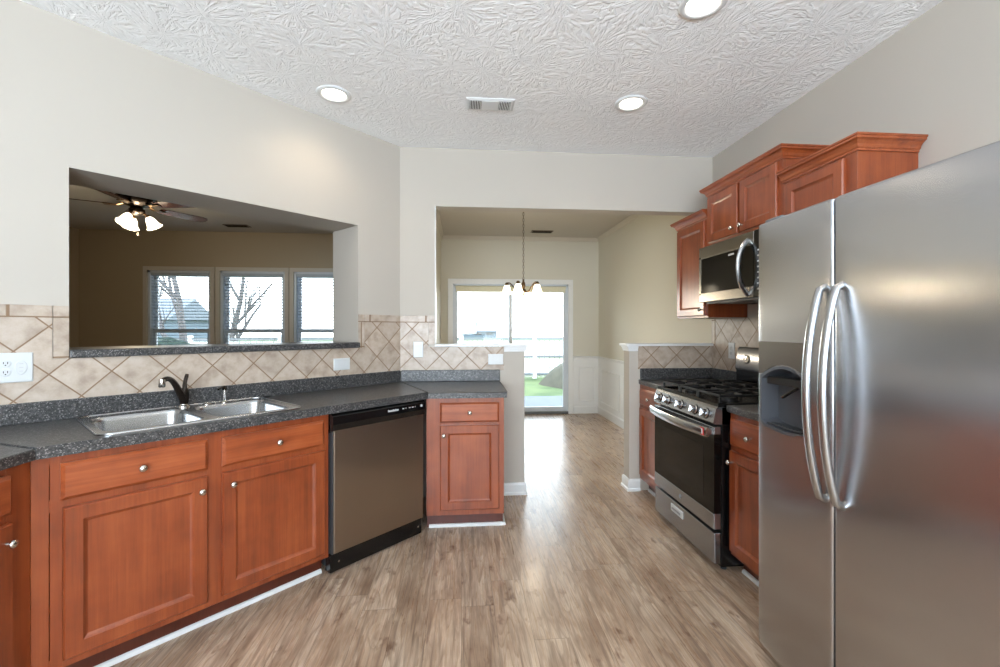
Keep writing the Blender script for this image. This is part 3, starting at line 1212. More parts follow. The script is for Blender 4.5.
fx, fy = -1.452, -0.088
t = thing('kitchen_faucet', 'dark bronze single-lever faucet with arched spout behind the sink', 'faucet', W45(-fx, -fy, zr), A45)
bm = B()
lathe(bm, [(0.030, 0), (0.030, 0.006), (0.024, 0.010), (0.020, 0.012), (0.018, 0.020)], 24)
link('base', bm, M['chrome'], t, smooth=True)
bm = B()
lathe(bm, [(0.019, 0.016), (0.021, 0.03), (0.022, 0.06), (0.020, 0.085), (0.014, 0.098), (0.004, 0.103)], 20, axis_mat((0, 0, 0), (0.02, -0.02, 1)))
link('body', bm, M['bronze'], t, smooth=True)
bm = B()
pts = bez((-0.006, -0.008, 0.040), (-0.050, -0.06, 0.130), (-0.085, -0.12, 0.185), (-0.13, -0.175, 0.160), 14)
tube(bm, pts, [0.018, 0.0175, 0.017, 0.016, 0.0155, 0.015, 0.014, 0.0135, 0.013, 0.0125, 0.012, 0.012, 0.012, 0.012, 0.012], 14)
link('spout', bm, M['bronze'], t, smooth=True)
bm = B()
lathe(bm, [(0.013, 0.012), (0.014, 0.0), (0.014, -0.022), (0.011, -0.026)], 16, Matrix.Translation(pts[-1] + Vector((-0.004, -0.006, -0.004))))
link('aerator', bm, M['chrome'], t, smooth=True)
bm = B()
tube(bm, bez((0.004, -0.004, 0.092), (0.0, 0.0, 0.12), (0.010, 0.006, 0.140), (0.018, 0.012, 0.168), 8), [0.015, 0.015, 0.014, 0.013, 0.013, 0.013, 0.013, 0.013, 0.011], 10, (1.0, 0.7))
link('lever', bm, M['bronze'], t, smooth=True)

t = thing('soap_dispenser', 'small pump soap dispenser with dark nozzle beside the faucet', 'soap dispenser', W45(1.262, 0.088, zr), A45)
bm = B()
lathe(bm, [(0.020, 0), (0.020, 0.004), (0.012, 0.008), (0.0085, 0.012), (0.0085, 0.072)], 18)
link('stem', bm, M['chrome'], t, smooth=True)
bm = B()
lathe(bm, [(0.010, 0.068), (0.012, 0.072), (0.012, 0.088), (0.008, 0.092), (0.001, 0.093)], 16)
tube(bm, [(0, 0, 0.082), (-0.02, -0.02, 0.086), (-0.045, -0.045, 0.080)], [0.007, 0.006, 0.005], 8)
link('pump_head', bm, M['bronze'], t, smooth=True)

bm = B()
lathe(bm, [(0.022, 0), (0.022, 0.003), (0.018, 0.006), (0.004, 0.007)], 20)
tag(link('sink_hole_cover', bm, M['chrome'], loc=W45(1.345, 0.088, zr), smooth=True), 'low round metal cap on the sink deck between faucet and soap dispenser', 'hole cover')


# ================================================================== OUTLETS
def plate(name, label, cat, loc, rz, w, h, kind):
    t = thing(name, label, cat, loc, rz)
    b = B()
    rect_loft(b, -w / 2, w / 2, -h / 2, h / 2, [(0, 0), (0, -0.003), (0.004, -0.006), (0.006, -0.006)])
    link('cover_plate', b, M['plastic_white'], t)

    def duplex(cx, horiz=False):
        for s in (-1, 1):
            b = B()
            ox, oz = (s * 0.0195, 0) if horiz else (0, s * 0.0195)
            lathe(b, [(0.0165, 0), (0.0165, 0.0025), (0.0150, 0.0035), (0.0005, 0.0035)], 20, axis_mat((cx + ox, -0.006, oz), (0, -1, 0)))
            rc = link('receptacle', b, M['plastic_white'], t)
            b = B()
            for dx in (-0.006, 0.006):
                if horiz:
                    bx(b, cx + ox - 0.0045, cx + ox + 0.0045, -0.0100, -0.0093, oz + dx - 0.001, oz + dx + 0.001)
                else:
                    bx(b, cx + ox + dx - 0.0012, cx + ox + dx + 0.0012, -0.0100, -0.0093, oz - 0.0025, oz + 0.0065)
            lathe(b, [(0.0025, 0), (0.0025, 0.0007)], 10, axis_mat((cx + ox, -0.0093, oz - 0.008), (0, -1, 0)))
            link('slot', b, M['slot'], rc)

    def toggle(cx):
        b = B()
        lathe(b, [(0.0185, 0), (0.0185, 0.002), (0.017, 0.003), (0.0005, 0.003)], 24, axis_mat((cx, -0.006, 0), (0, -1, 0)) @ Matrix.Scale(1.7, 4, (0, 1, 0)))
        o = link('switch', b, M['plastic_white'], t)
        b = B()
        for zz in (-0.016, 0, 0.016):
            bx(b, cx - 0.006, cx + 0.006, -0.0100, -0.0088, zz - 0.0012, zz + 0.0012)
        link('marking', b, M['grey_line'], o)

    def rocker(cx, horiz):
        a, c = (0.033, 0.0165) if horiz else (0.0165, 0.033)
        b = B()
        bx(b, cx - a, cx + a, -0.0085, -0.006, -c, c, 0.001)
        link('rocker', b, M['plastic_white'], t)
    if kind == 'double':
        duplex(-0.023)
        toggle(0.023)
    elif kind == 'duplex':
        duplex(0)
    elif kind == 'duplex_h':
        duplex(0, True)
    elif kind == 'rocker':
        rocker(0, False)
    else:
        rocker(0, True)
    return t


plate('wall_outlet', 'wide white double cover plate with outlet at the far left above the counter', 'outlet', W45(2.050, TT, 1.160), A45, 0.118, 0.128, 'double')
plate('wall_outlet', 'white horizontal outlet plate on the angled tile wall above the dishwasher', 'outlet', W45(0.505, TT, 1.082), A45, 0.122, 0.082, 'h')
plate('light_switch', 'white vertical switch plate on the tile just left of the half wall', 'switch', (-0.337, D - TT, 1.166), 0, 0.076, 0.124, 'rocker')
plate('wall_outlet', 'white horizontal outlet plate at the end of the left half wall tile', 'outlet', (0.273, D - TT, 1.086), 0, 0.122, 0.084, 'h')
plate('wall_outlet', 'white vertical plate on the right wall tile beside the range', 'outlet', (RX - TT, 3.27, 1.160), AR, 0.076, 0.124, 'duplex')

# ================================================================== RIGHT RUN
# local frame: origin (RX, D), local x = D - Y, local y = X - RX
RY0 = D - 3.070     # range left side in local x
RY1 = D - 2.310
CR = 0.628          # cabinet face depth on this side (x = 1.461)
t = thing('base_cabinet', 'narrow cherry base cabinet squeezed between half wall and gas range', 'cabinet', (RX, D, 0), AR)
base_body(t, 0.004, RY0 - 0.004, CR, [(0.004, 0.045), (RY0 - 0.04, RY0 - 0.004)])
make_drawer(t, 0.035, RY0 - 0.03, 0.715, 0.846, -CR)
make_door(t, 0.035, RY0 - 0.03, 0.143, 0.690, -CR, (RY0 - 0.07, 0.64))
t = thing('base_cabinet', 'cherry base cabinet with drawer and door between range and refrigerator', 'cabinet', (RX, D, 0), AR)
xr1 = D - 1.80
base_body(t, RY1 + 0.004, xr1, CR, [(RY1 + 0.004, RY1 + 0.035), (xr1 - 0.04, xr1)])
make_drawer(t, RY1 + 0.018, RY1 + 0.375, 0.700, 0.846, -CR)
make_door(t, RY1 + 0.018, RY1 + 0.375, 0.128, 0.672, -CR, (RY1 + 0.040, 0.612))
shoe('trim_8', [(RX - CR + 0.074, 3.07), (RX - CR + 0.074, D - 0.02)][::-1])
shoe('trim_9', [(RX - CR + 0.074, 2.30), (RX - CR + 0.074, 1.80)])

t = thing('countertop', 'short piece of speckled countertop between half wall and gas range', 'countertop', (RX, D, 0), AR)
bm = B()
bx(bm, 0.001, RY0 - 0.003, -CR - 0.012, -0.001, CZ0, CZ1, 0.005)
link('slab', bm, M['counter'], t)
bm = B()
bx(bm, 0.021, RY0 - 0.003, -0.020, -0.0005, CZ1, 1.004, 0.004)
bx(bm, 0.0005, 0.020, -CR + 0.0, -0.0005, CZ1, 1.004, 0.004)
link('upstand', bm, M['counter'], t)
t = thing('countertop', 'short piece of speckled countertop between gas range and refrigerator', 'countertop', (RX, D, 0), AR)
bm = B()
bx(bm, RY1 + 0.003, xr1, -CR - 0.025, -0.001, CZ0, CZ1, 0.005)
link('slab', bm, M['counter'], t)
bm = B()
bx(bm, RY1 + 0.003, xr1, -0.020, -0.0005, CZ1, 1.004, 0.004)
link('upstand', bm, M['counter'], t)

# ================================================================== GAS RANGE
RW = 0.752
t = thing('gas_range', 'stainless steel gas range with black cooktop and oven window', 'range', (RX, 3.066, 0), AR)
F = -0.719     # door front (x = 1.37)
bm = B()
bx(bm, 0.0, RW, -0.675, -0.05, 0.035, 0.900, 0.003)
bx(bm, 0.03, RW - 0.03, -0.66, -0.10, 0.012, 0.035)
link('body', bm, M['black_enamel'], t)
for lx_, ly_ in ((0.04, -0.64), (RW - 0.04, -0.64), (0.04, -0.10), (RW - 0.04, -0.10)):
    bm = B()
    lathe(bm, [(0.016, 0), (0.016, 0.008), (0.008, 0.010), (0.008, 0.036)], 12, Matrix.Translation((lx_, ly_, 0)))
    link('leg', bm, M['grey_dark'], t)
# storage drawer
bm = B()
bx(bm, 0.004, RW - 0.004, F + 0.004, -0.676, 0.042, 0.212, 0.005)
dr = link('storage_drawer', bm, M['steel_range'], t)
bm = B()
rect_loft(bm, 0.255, 0.405, 0.142, 0.186, [(0, 0.0), (0.0, -0.005), (0.004, -0.008), (0.008, -0.008)], F + 0.004)
link('badge', bm, M['plastic_silver'], dr)
bm = B()
for k in range(8):
    bx(bm, 0.274 + k * 0.0145, 0.282 + k * 0.0145, F - 0.0050, F - 0.003, 0.158, 0.170)
link('lettering', bm, M['grey_plastic'], dr)
# oven door: steel lower rail, black glass, window
bm = B()
bx(bm, 0.002, RW - 0.002, F, -0.677, 0.232, 0.318, 0.004)
od = link('oven_door', bm, M['steel_range'], t)
bm = B()
bx(bm, 0.002, RW - 0.002, F, -0.677, 0.748, 0.792, 0.004)
link('top_rail', bm, M['steel_range'], od)
bm = B()
bx(bm, 0.002, RW - 0.002, F + 0.002, -0.678, 0.318, 0.748)
gp = link('door_glass', bm, M['black_glass'], od)
bm = B()
bx(bm, 0.11, RW - 0.11, F + 0.0008, F + 0.004, 0.375, 0.665, 0.0003, 1)
link('oven_window', bm, M['glass_smoke'], od)
bm = B()
lathe(bm, [(0.0135, 0), (0.0135, 0.0015), (0.0115, 0.002), (0.0110, 0.001), (0.0005, 0.001)], 24, axis_mat((RW / 2, F, 0.276), (0, -1, 0)))
link('round_emblem', bm, M['grey_plastic'], od)
# broad bowed handle
bm = B()
sec = [(-0.010, -0.026), (-0.016, -0.018), (-0.018, 0.0), (-0.016, 0.018), (-0.010, 0.026), (0.0, 0.022), (0.004, 0.0), (0.0, -0.022)]
loops = []
for i in range(25):
    u = i / 24
    x = 0.010 + u * (RW - 0.020)
    bow = -0.022 - 0.034 * sin(pi * u) ** 0.8
    loops.append([(x, F + bow + y, 0.762 + z) for y, z in sec])
rings(bm, loops)
hd = link('oven_handle', bm, M['steel'], t, smooth=True)
bm = B()
bm.free()
for x in (0.018, RW - 0.038):
    bm = B()
    bx(bm, x, x + 0.022, F - 0.026, F + 0.004, 0.745, 0.780, 0.003)
    link('handle_bracket', bm, M['steel'], hd)
bm = B()
bx(bm, RW - 0.085, RW - 0.028, F - 0.0465, F - 0.042, 0.742, 0.784)
st = link('sticker', bm, M['red'], hd)
st['label'] = 'red and white paper sticker'
bm = B()
for k in range(3):
    bx(bm, RW - 0.079 + k * 0.017, RW - 0.069 + k * 0.017, F - 0.0475, F - 0.0463, 0.749, 0.777)
link('sticker_text', bm, M['plastic_white'], st)
# knob panel, tilted
bm = B()
prof = [(F + 0.004, 0.806), (F - 0.004, 0.815), (F + 0.012, 0.890), (F + 0.022, 0.902), (-0.62, 0.904), (-0.62, 0.806)]
rings(bm, [[(x, y, z) for y, z in prof] for x in (0.0, RW)])
pn = link('knob_panel', bm, M['steel_range'], t)
nv = Vector((0, -0.977, 0.213))
for k, x in enumerate((0.085, 0.205, 0.376, 0.547, 0.667)):
    bm = B()
    Mx = axis_mat((x, F + 0.003, 0.853), nv)
    lathe(bm, [(0.027, -0.002), (0.028, 0.003), (0.024, 0.006), (0.0215, 0.008), (0.0205, 0.028), (0.018, 0.032), (0.001, 0.032)], 26, Mx)
    kb = link('knob', bm, M['steel'], pn, smooth=True)
    bm = B()
    bx(bm, -0.0045, 0.0045, -0.021, 0.021, 0.027, 0.040, 0.002)
    bmesh.ops.transform(bm, matrix=Mx, verts=bm.verts)
    link('grip', bm, M['steel'], kb)
    bm = B()
    lathe(bm, [(0.031, -0.001), (0.031, 0.0012), (0.0275, 0.0016)], 26, Mx)
    link('bezel', bm, M['black_gloss'], kb)
# cooktop pan
bm = B()
rect = lambda i, z: [(0.0 + i, F + 0.024 + i, z), (RW - i, F + 0.024 + i, z), (RW - i, -0.10 - i * 0.3, z), (i, -0.10 - i * 0.3, z)]
rings(bm, [rect(0, 0.900), rect(0, 0.916), rect(0.006, 0.920), rect(0.020, 0.920), rect(0.032, 0.908), rect(0.05, 0.906)])
ck = link('cooktop', bm, M['black_enamel'], t)
for bxx, byy, br in ((0.165, -0.53, 0.045), (0.165, -0.25, 0.036), (0.376, -0.39, 0.050), (0.587, -0.53, 0.050), (0.587, -0.25, 0.036)):
    bm = B()
    lathe(bm, [(br, 0.905), (br, 0.914), (br * 0.86, 0.918), (br * 0.84, 0.924), (br * 0.78, 0.929), (br * 0.2, 0.931)], 24, Matrix.Translation((bxx, byy, 0)))
    link('burner', bm, M['black_matte'], ck, smooth=True)
# three cast grates
for gx0, gx1 in ((0.030, 0.262), (0.266, 0.486), (0.490, 0.722)):
    bm = B()
    y0, y1 = -0.668, -0.125
    zt, th = 0.962, 0.012
    w = 0.011
    bx(bm, gx0, gx1, y0, y0 + w, zt - th, zt, 0.002)
    bx(bm, gx0, gx1, y1 - w, y1, zt - th, zt, 0.002)
    bx(bm, gx0, gx0 + w, y0, y1, zt - th, zt, 0.002)
    bx(bm, gx1 - w, gx1, y0, y1, zt - th, zt, 0.002)
    bx(bm, gx0, gx1, (y0 + y1) / 2 - w / 2, (y0 + y1) / 2 + w / 2, zt - th, zt, 0.002)
    xm_ = (gx0 + gx1) / 2
    bx(bm, xm_ - w / 2, xm_ + w / 2, y0, y0 + 0.10, zt - th, zt + 0.003, 0.002)
    bx(bm, xm_ - w / 2, xm_ + w / 2, y1 - 0.10, y1, zt - th, zt + 0.003, 0.002)
    bx(bm, xm_ - w / 2, xm_ + w / 2, (y0 + y1) / 2 - 0.09, (y0 + y1) / 2 + 0.09, zt - th, zt + 0.003, 0.002)
    for yy in (y0 + 0.135, y1 - 0.135):
        bx(bm, gx0, gx0 + 0.075, yy - w / 2, yy + w / 2, zt - th, zt + 0.003, 0.002)
        bx(bm, gx1 - 0.075, gx1, yy - w / 2, yy + w / 2, zt - th, zt + 0.003, 0.002)
    for xx in (gx0, gx1 - w):
        for yy in (y0, (y0 + y1) / 2 - w / 2, y1 - w):
            bx(bm, xx, xx + w, yy, yy + w, 0.905, zt - th)
    link('grate', bm, M['black_matte'], t)
# backguard with a clock knob
bm = B()
prof = [(-0.055, 0.90), (-0.105, 0.90), (-0.105, 1.035), (-0.055, 1.035)]
rings(bm, [[(x, y, z) for y, z in prof] for x in (0.0, RW)])
link('backguard_base', bm, M['black_enamel'], t)
bm = B()
prof = [(-0.055, 1.035), (-0.108, 1.035), (-0.112, 1.05), (-0.092, 1.185), (-0.080, 1.198), (-0.055, 1.198)]
rings(bm, [[(x, y, z) for y, z in prof] for x in (-0.002, RW + 0.002)])
bgd = link('backguard', bm, M['steel_range'], t, smooth=True)
bm = B()
lathe(bm, [(0.030, 0), (0.030, 0.003), (0.026, 0.005), (0.010, 0.005), (0.010, 0.008), (0.0005, 0.008)], 24, axis_mat((0.115, -0.105, 1.115), (0, -1, 0.15)))
link('dial', bm, M['chrome'], bgd, smooth=True)
bm = B()
bx(bm, 0.26, 0.50, -0.1095, -0.098, 1.075, 1.165, 0.001, 1)
link('display', bm, M['black_glass'], bgd)

# ================================================================== MICROWAVE
t = thing('microwave', 'stainless over-the-range microwave with bowed silver handle', 'microwave', (RX, 3.066, 0), AR)
MF = -0.388    # front (x ~ 1.70)
mz0, mz1 = 1.505, 1.905
bm = B()
bx(bm, 0.001, RW - 0.001, MF + 0.035, -0.003, mz0 + 0.012, mz1)
bx(bm, 0.03, RW - 0.03, MF + 0.04, -0.02, mz0, mz0 + 0.012)
link('body', bm, M['grey_dark'], t)
bm = B()
mdx = 0.600
bx(bm, 0.001, mdx, MF, MF + 0.034, mz0 + 0.010, mz0 + 0.075, 0.004)
bx(bm, 0.001, mdx, MF, MF + 0.034, mz0 + 0.315, mz1 - 0.002, 0.004)
bx(bm, 0.001, 0.030, MF, MF + 0.034, mz0 + 0.06, mz0 + 0.33, 0.002)
md = link('door', bm, M['steel_dark'], t)
bm = B()
bx(bm, 0.028, mdx, MF + 0.001, MF + 0.033, mz0 + 0.074, mz0 + 0.316)
link('door_glass', bm, M['black_glass'], md)
bm = B()
bx(bm, 0.075, mdx - 0.10, MF + 0.0, MF + 0.004, mz0 + 0.095, mz0 + 0.270)
link('mesh_window', bm, M['glass_smoke'], md)
bm = B()
for k in range(7):
    bx(bm, 0.355 + k * 0.0085, 0.361 + k * 0.0085, MF - 0.0005, MF + 0.002, mz0 + 0.288, mz0 + 0.300)
link('lettering', bm, M['grey_line'], md)
bm = B()
bx(bm, mdx + 0.003, RW - 0.002, MF, MF + 0.034, mz0 + 0.010, mz1 - 0.002, 0.003)
pnl = link('control_panel', bm, M['black_gloss'], t)
bm = B()
for r_ in range(8):
    for c_ in range(3):
        bx(bm, mdx + 0.035 + c_ * 0.035, mdx + 0.052 + c_ * 0.035, MF - 0.0007, MF + 0.001, mz0 + 0.05 + r_ * 0.032, mz0 + 0.058 + r_ * 0.032)
link('keypad', bm, M['grey_line'], pnl)
bm = B()
pts = bez((mdx - 0.045, MF + 0.002, mz0 + 0.025), (mdx - 0.045, MF - 0.085, mz0 + 0.085), (mdx - 0.045, MF - 0.085, mz0 + 0.29), (mdx - 0.045, MF + 0.002, mz0 + 0.350), 18)
tube(bm, pts, 0.014, 10, (1.2, 0.75), up=(1, 0, 0))
link('handle', bm, M['steel'], md, smooth=True)
bm = B()
for k in range(2):
    bx(bm, 0.12 + k * 0.36, 0.30 + k * 0.36, -0.30, -0.12, mz0 - 0.003, mz0 + 0.001)
link('vent_grille', bm, M['grey_plastic'], t)


# ================================================================== WALL CABINETS
CROWN = [(-0.003, 0.0), (0.006, 0.0), (0.006, 0.008), (0.012, 0.014), (0.016, 0.026), (0.027, 0.038), (0.036, 0.043), (0.040, 0.044), (0.040, 0.053), (0.045, 0.056), (0.045, 0.064), (-0.003, 0.064)]


def wall_cab(label, x0, x1, z0, z1, doors, stiles, left_ret=True, right_ret=True, depth=0.304):
    t = thing('wall_cabinet', label, 'cabinet', (RX, D, 0), AR)
    b = B()
    bx(b, x0 + 0.0015, x1 - 0.0015, -depth + 0.004, -0.002, z0 + 0.001, z1 - 0.001)
    for a0, a1 in stiles:
        bx(b, a0, a1, -depth, -depth + 0.019, z0, z1, 0.001, 1)
    bx(b, x0 + 0.004, x1 - 0.004, -depth + 0.0005, -depth + 0.018, z0 + 0.0005, z0 + 0.04)
    bx(b, x0 + 0.004, x1 - 0.004, -depth + 0.0005, -depth + 0.018, z1 - 0.05, z1 - 0.0005)
    link('body', b, M['wood'], t)
    for d in doors:
        make_door(t, d[0], d[1], d[2], d[3], -depth, d[4])
    # crown: path goes so that the room is on the right hand of travel
    b = B()
    path = [(x0, -depth), (x1, -depth)]
    if left_ret:
        path = [(x0, -0.005)] + path
    if right_ret:
        path = path + [(x1, -0.005)]
    sweep(b, path[::-1], [(-o, z1 - 0.014 + z) for o, z in CROWN])
    link('crown_molding', b, M['wood_h'], t)
    b = B()
    bx(b, x0 + 0.018, x1 - 0.018, -depth + 0.02, -0.004, z0 - 0.0015, z0 + 0.002)
    link('underside', b, M['crown_tan'], t)
    return t


CU1 = 2.148
wc = wall_cab('cherry wall cabinet left of the microwave, over the half wall', D - 3.545, D - 3.090, 1.410, CU1,
              [(D - 3.525, D - 3.115, 1.425, CU1 - 0.028, (D - 3.140, 1.47))], [(D - 3.545, D - 3.515), (D - 3.12, D - 3.090)], right_ret=False)
wc = wall_cab('taller cherry wall cabinet with two small doors above the microwave', D - 3.088, D - 2.336, 1.920, 2.292,
              [(D - 3.072, D - 2.725, 1.945, 2.270, (D - 2.758, 1.985)), (D - 2.700, D - 2.366, 1.945, 2.270, (D - 2.668, 1.985))],
              [(D - 3.088, D - 3.05), (D - 2.74, D - 2.685), (D - 2.375, D - 2.336)])
wc = wall_cab('cherry wall cabinet between microwave and refrigerator, lower than its neighbour', D - 2.334, D - 1.866, 1.410, CU1,
              [(D - 2.300, D - 1.925, 1.425, CU1 - 0.028, (D - 2.270, 1.47))], [(D - 2.334, D - 2.29), (D - 1.935, D - 1.866)], left_ret=False)

# ================================================================== REFRIGERATOR
t = thing('refrigerator', 'tall stainless steel side-by-side refrigerator with ice and water dispenser', 'refrigerator', (RX, 1.728, 0), AR)
FW = 0.905
FF = -(RX - 1.21)    # door front at the edges
FZ0, FZ1 = 0.048, 1.752
DTH = 0.075
bm = B()
bx(bm, 0.004, FW - 0.004, FF + DTH + 0.012, -0.05, 0.02, 1.735, 0.004)
link('body', bm, M['grey_dark'], t)
for lx_, ly_ in ((0.05, FF + 0.14), (FW - 0.05, FF + 0.14), (0.05, -0.10), (FW - 0.05, -0.10)):
    bm = B()
    lathe(bm, [(0.018, 0), (0.018, 0.01), (0.010, 0.012), (0.010, 0.022)], 12, Matrix.Translation((lx_, ly_, 0)))
    link('leg', bm, M['grey_dark'], t)
bm = B()
bx(bm, 0.01, FW - 0.01, FF + 0.055, FF + 0.09, 0.008, 0.042, 0.003)
for k in range(5):
    bx(bm, 0.03, FW - 0.03, FF + 0.052, FF + 0.056, 0.012 + k * 0.006, 0.015 + k * 0.006)
link('grille', bm, M['grey_plastic'], t)


def bulge(x):
    """slight outward curve of the fronts over the whole width"""
    u = (x / FW - 0.5) * 2
    return FF - 0.012 * (1 - u * u) - 0.0


def door_sec(x0, x1, n=10, r=0.010):
    """plan outline of a curved front door with rounded vertical edges (front only) and flat back"""
    pts = []
    back = FF + DTH
    for k in range(5):
        a = radians(90 * k / 4)
        pts.append((x0 + r - r * cos(a), bulge(x0 + r) + r - r * sin(a)))
    for i in range(1, n):
        x = x0 + r + (x1 - x0 - 2 * r) * i / n
        pts.append((x, bulge(x)))
    for k in range(5):
        a = radians(90 * k / 4)
        pts.append((x1 - r + r * sin(a), bulge(x1 - r) + r - r * cos(a)))
    return [(x0, back)] + pts + [(x1, back)]


XS = 0.386     # split between the doors
NX0, NX1 = 0.034, 0.285   # dispenser width
NZ0, NZ1 = 0.925, 1.278


def fdoor(x0, x1, z0, z1, nm='door'):
    b = B()
    sec = door_sec(x0, x1)
    cx, cy = (x0 + x1) / 2, FF + DTH / 2

    def ins(d):
        return [(p[0] + (d if p[0] < cx else -d), p[1] + (d if p[1] < cy else 0)) for p in sec]
    loops = [[(p[0], p[1], z) for p in ins(d)] for d, z in ((0.006, z0), (0.001, z0 + 0.004), (0, z0 + 0.010), (0, z1 - 0.010), (0.001, z1 - 0.004), (0.006, z1))]
    rings(b, loops)
    return b


# freezer door built around the dispenser recess
bm = fdoor(0.002, XS - 0.003, FZ0, FZ1)
fd = link('door', bm, M['steel_fridge'], t, smooth=True)
# cut the niche out of the door
bm = B()
ND = 0.062


def arch_loop(i, y, zt_drop=0.0):
    x0, x1 = NX0 + i, NX1 - i
    z0, z1 = NZ0 + 0.018 + i, NZ0 + 0.255 - i
    pts = [(x0, y, z0 + 0.02), (x0 + 0.02, y, z0 + 0.004), ((x0 + x1) / 2, y, z0 - 0.006), (x1 - 0.02, y, z0 + 0.004), (x1, y, z0 + 0.02)]
    n = 10
    for k in range(n + 1):
        u = k / n
        x = x1 + (x0 - x1) * u
        pts.append((x, y, z1 - 0.045 + 0.045 * (1 - (2 * u - 1) ** 2)))
    return pts


rings(bm, [arch_loop(0, FF - 0.05), arch_loop(0, FF + ND)])
cutter = link('cutter', bm, M['grey_plastic'], t)
mod = fd.modifiers.new('cut', 'BOOLEAN')
mod.operation = 'DIFFERENCE'
mod.solver = 'EXACT'
mod.object = cutter
bpy.context.view_layer.update()
dg = bpy.context.evaluated_depsgraph_get()
me2 = bpy.data.meshes.new_from_object(fd.evaluated_get(dg))
fd.modifiers.clear()
fd.data = me2
for p in me2.polygons:
    p.use_smooth = True
try:
    me2.set_sharp_from_angle(angle=radians(30))
except Exception:
    pass
bpy.data.objects.remove(cutter)
# niche lining
bm = B()
rings(bm, [arch_loop(-0.006, bulge(0.12) - 0.003), arch_loop(0.004, bulge(0.12) - 0.004), arch_loop(0.006, FF + 0.012), arch_loop(0.014, FF + ND - 0.006), arch_loop(0.03, FF + ND - 0.003)], True, False, True)
nl = link('dispenser_niche', bm, M['niche'], fd, smooth=True)
# control fascia above the niche: slightly proud panel following the door
bm = B()
loops = []
for i in range(9):
    x = 0.012 + (XS - 0.100 - 0.012) * i / 8
    y = bulge(x) - 0.0025
    u = (x - NX0) / (NX1 - NX0)
    zlow = NZ0 + 0.220 + 0.045 * max(0, 1 - (2 * u - 1) ** 2)
    loops.append([(x, y + 0.006, zlow), (x, y, zlow + 0.002), (x, y, NZ1 - 0.002), (x, y + 0.006, NZ1)])
rings(bm, loops)
fc = link('dispenser_fascia', bm, M['steel_dark'], fd, smooth=True)
bm = B()
bx(bm, 0.05, 0.245, FF + 0.004, FF + ND - 0.01, NZ0 + 0.185, NZ0 + 0.215, 0.004)
link('nozzle_housing', bm, M['black_matte'], nl)
bm = B()
tube(bm, [(0.215, FF + 0.012, NZ0 + 0.190), (0.175, FF + 0.006, NZ0 + 0.165), (0.140, FF + 0.004, NZ0 + 0.143)], [0.009, 0.009, 0.010], 10, (1.0, 0.6))
link('paddle', bm, M['black_gloss'], nl, smooth=True)
bm = B()
bx(bm, NX0 + 0.02, NX1 - 0.02, FF + 0.0, FF + ND - 0.01, NZ0 + 0.026, NZ0 + 0.032, 0.002)
for k in range(8):
    bx(bm, NX0 + 0.035 + k * 0.02, NX0 + 0.043 + k * 0.02, FF + 0.01, FF + ND - 0.02, NZ0 + 0.032, NZ0 + 0.034)
link('drip_tray', bm, M['grey_dark'], nl)
bm = fdoor(XS + 0.003, FW - 0.002, FZ0, FZ1)
rd = link('door', bm, M['steel_fridge'], t, smooth=True)
# gaskets
bm = B()
bx(bm, 0.012, XS - 0.012, FF + DTH, FF + DTH + 0.012, 0.06, 1.73)
bx(bm, XS + 0.012, FW - 0.012, FF + DTH, FF + DTH + 0.012, 0.06, 1.73)
link('gasket', bm, M['grey_dark'], t)
# bowed handles
for x, par in ((XS - 0.033, fd), (XS + 0.033, rd)):
    bm = B()
    yb = bulge(x)
    pts = bez((x, yb - 0.020, 0.775), (x, yb - 0.083, 0.99), (x, yb - 0.083, 1.255), (x, yb - 0.020, 1.455), 24)
    pts = [Vector((x, yb + 0.004, 0.762))] + pts + [Vector((x, yb + 0.004, 1.468))]
    tube(bm, pts, 0.0150, 14, (0.8, 0.95), up=(1, 0, 0))
    link('handle', bm, M['steel'], par, smooth=True)
bm = B()
bx(bm, 0.01, 0.10, FF + DTH - 0.05, FF + DTH + 0.09, 1.7525, 1.770, 0.004)
link('hinge_cover', bm, M['grey_plastic'], t)
bm = B()
bx(bm, FW - 0.10, FW - 0.01, FF + DTH - 0.05, FF + DTH + 0.09, 1.7525, 1.770, 0.004)
link('hinge_cover', bm, M['grey_plastic'], t)

# ================================================================== CEILING FIXTURES
CANS = [((-0.773, 2.787), 'recessed ceiling light nearest the angled wall over the sink run'),
        ((1.069, 2.736), 'recessed ceiling light over the aisle right of the air vent'),
        ((1.056, 1.869), 'recessed ceiling light cut by the top edge of the picture'),
        ((1.056, 0.2), 'added unseen recessed light behind the camera by the refrigerator'),  # unseen can added to give the kitchen more light
        ((-0.6, -0.9), 'added unseen recessed light behind the camera on the left')]  # second out-of-view can, likewise added for its light
first = None
for (x, y), lab in CANS:
    if first is None:
        t = thing('recessed_light', lab, 'ceiling light', (x, y, H), 0, 'recessed lights in the kitchen ceiling')
        bm = B()
        lathe(bm, [(0.100, 0.0), (0.101, -0.004), (0.096, -0.008), (0.078, -0.010), (0.070, -0.006), (0.067, 0.0)], 40, None, False, False)
        link('trim_ring', bm, M['white'], t, smooth=True)
        bm = B()
        lathe(bm, [(0.068, -0.002), (0.050, -0.004), (0.001, -0.005)], 32, None, False, True)
        link('lamp_lens', bm, M['lens'], t, smooth=True)
        l = bpy.data.lights.new('can_light', 'SPOT')
        l.energy = 7
        l.color = (1.0, 0.80, 0.56)
        l.spot_size = radians(150)
        l.spot_blend = 0.7
        l.shadow_soft_size = 0.07
        lo_ = bpy.data.objects.new('can_light', l)
        lo_.location = (0, 0, -0.03)
        lo_.parent = t
        COL.objects.link(lo_)
        first = t
    else:
        c = copy_tree(first)
        c.location = (x, y, H)
        c['label'] = lab


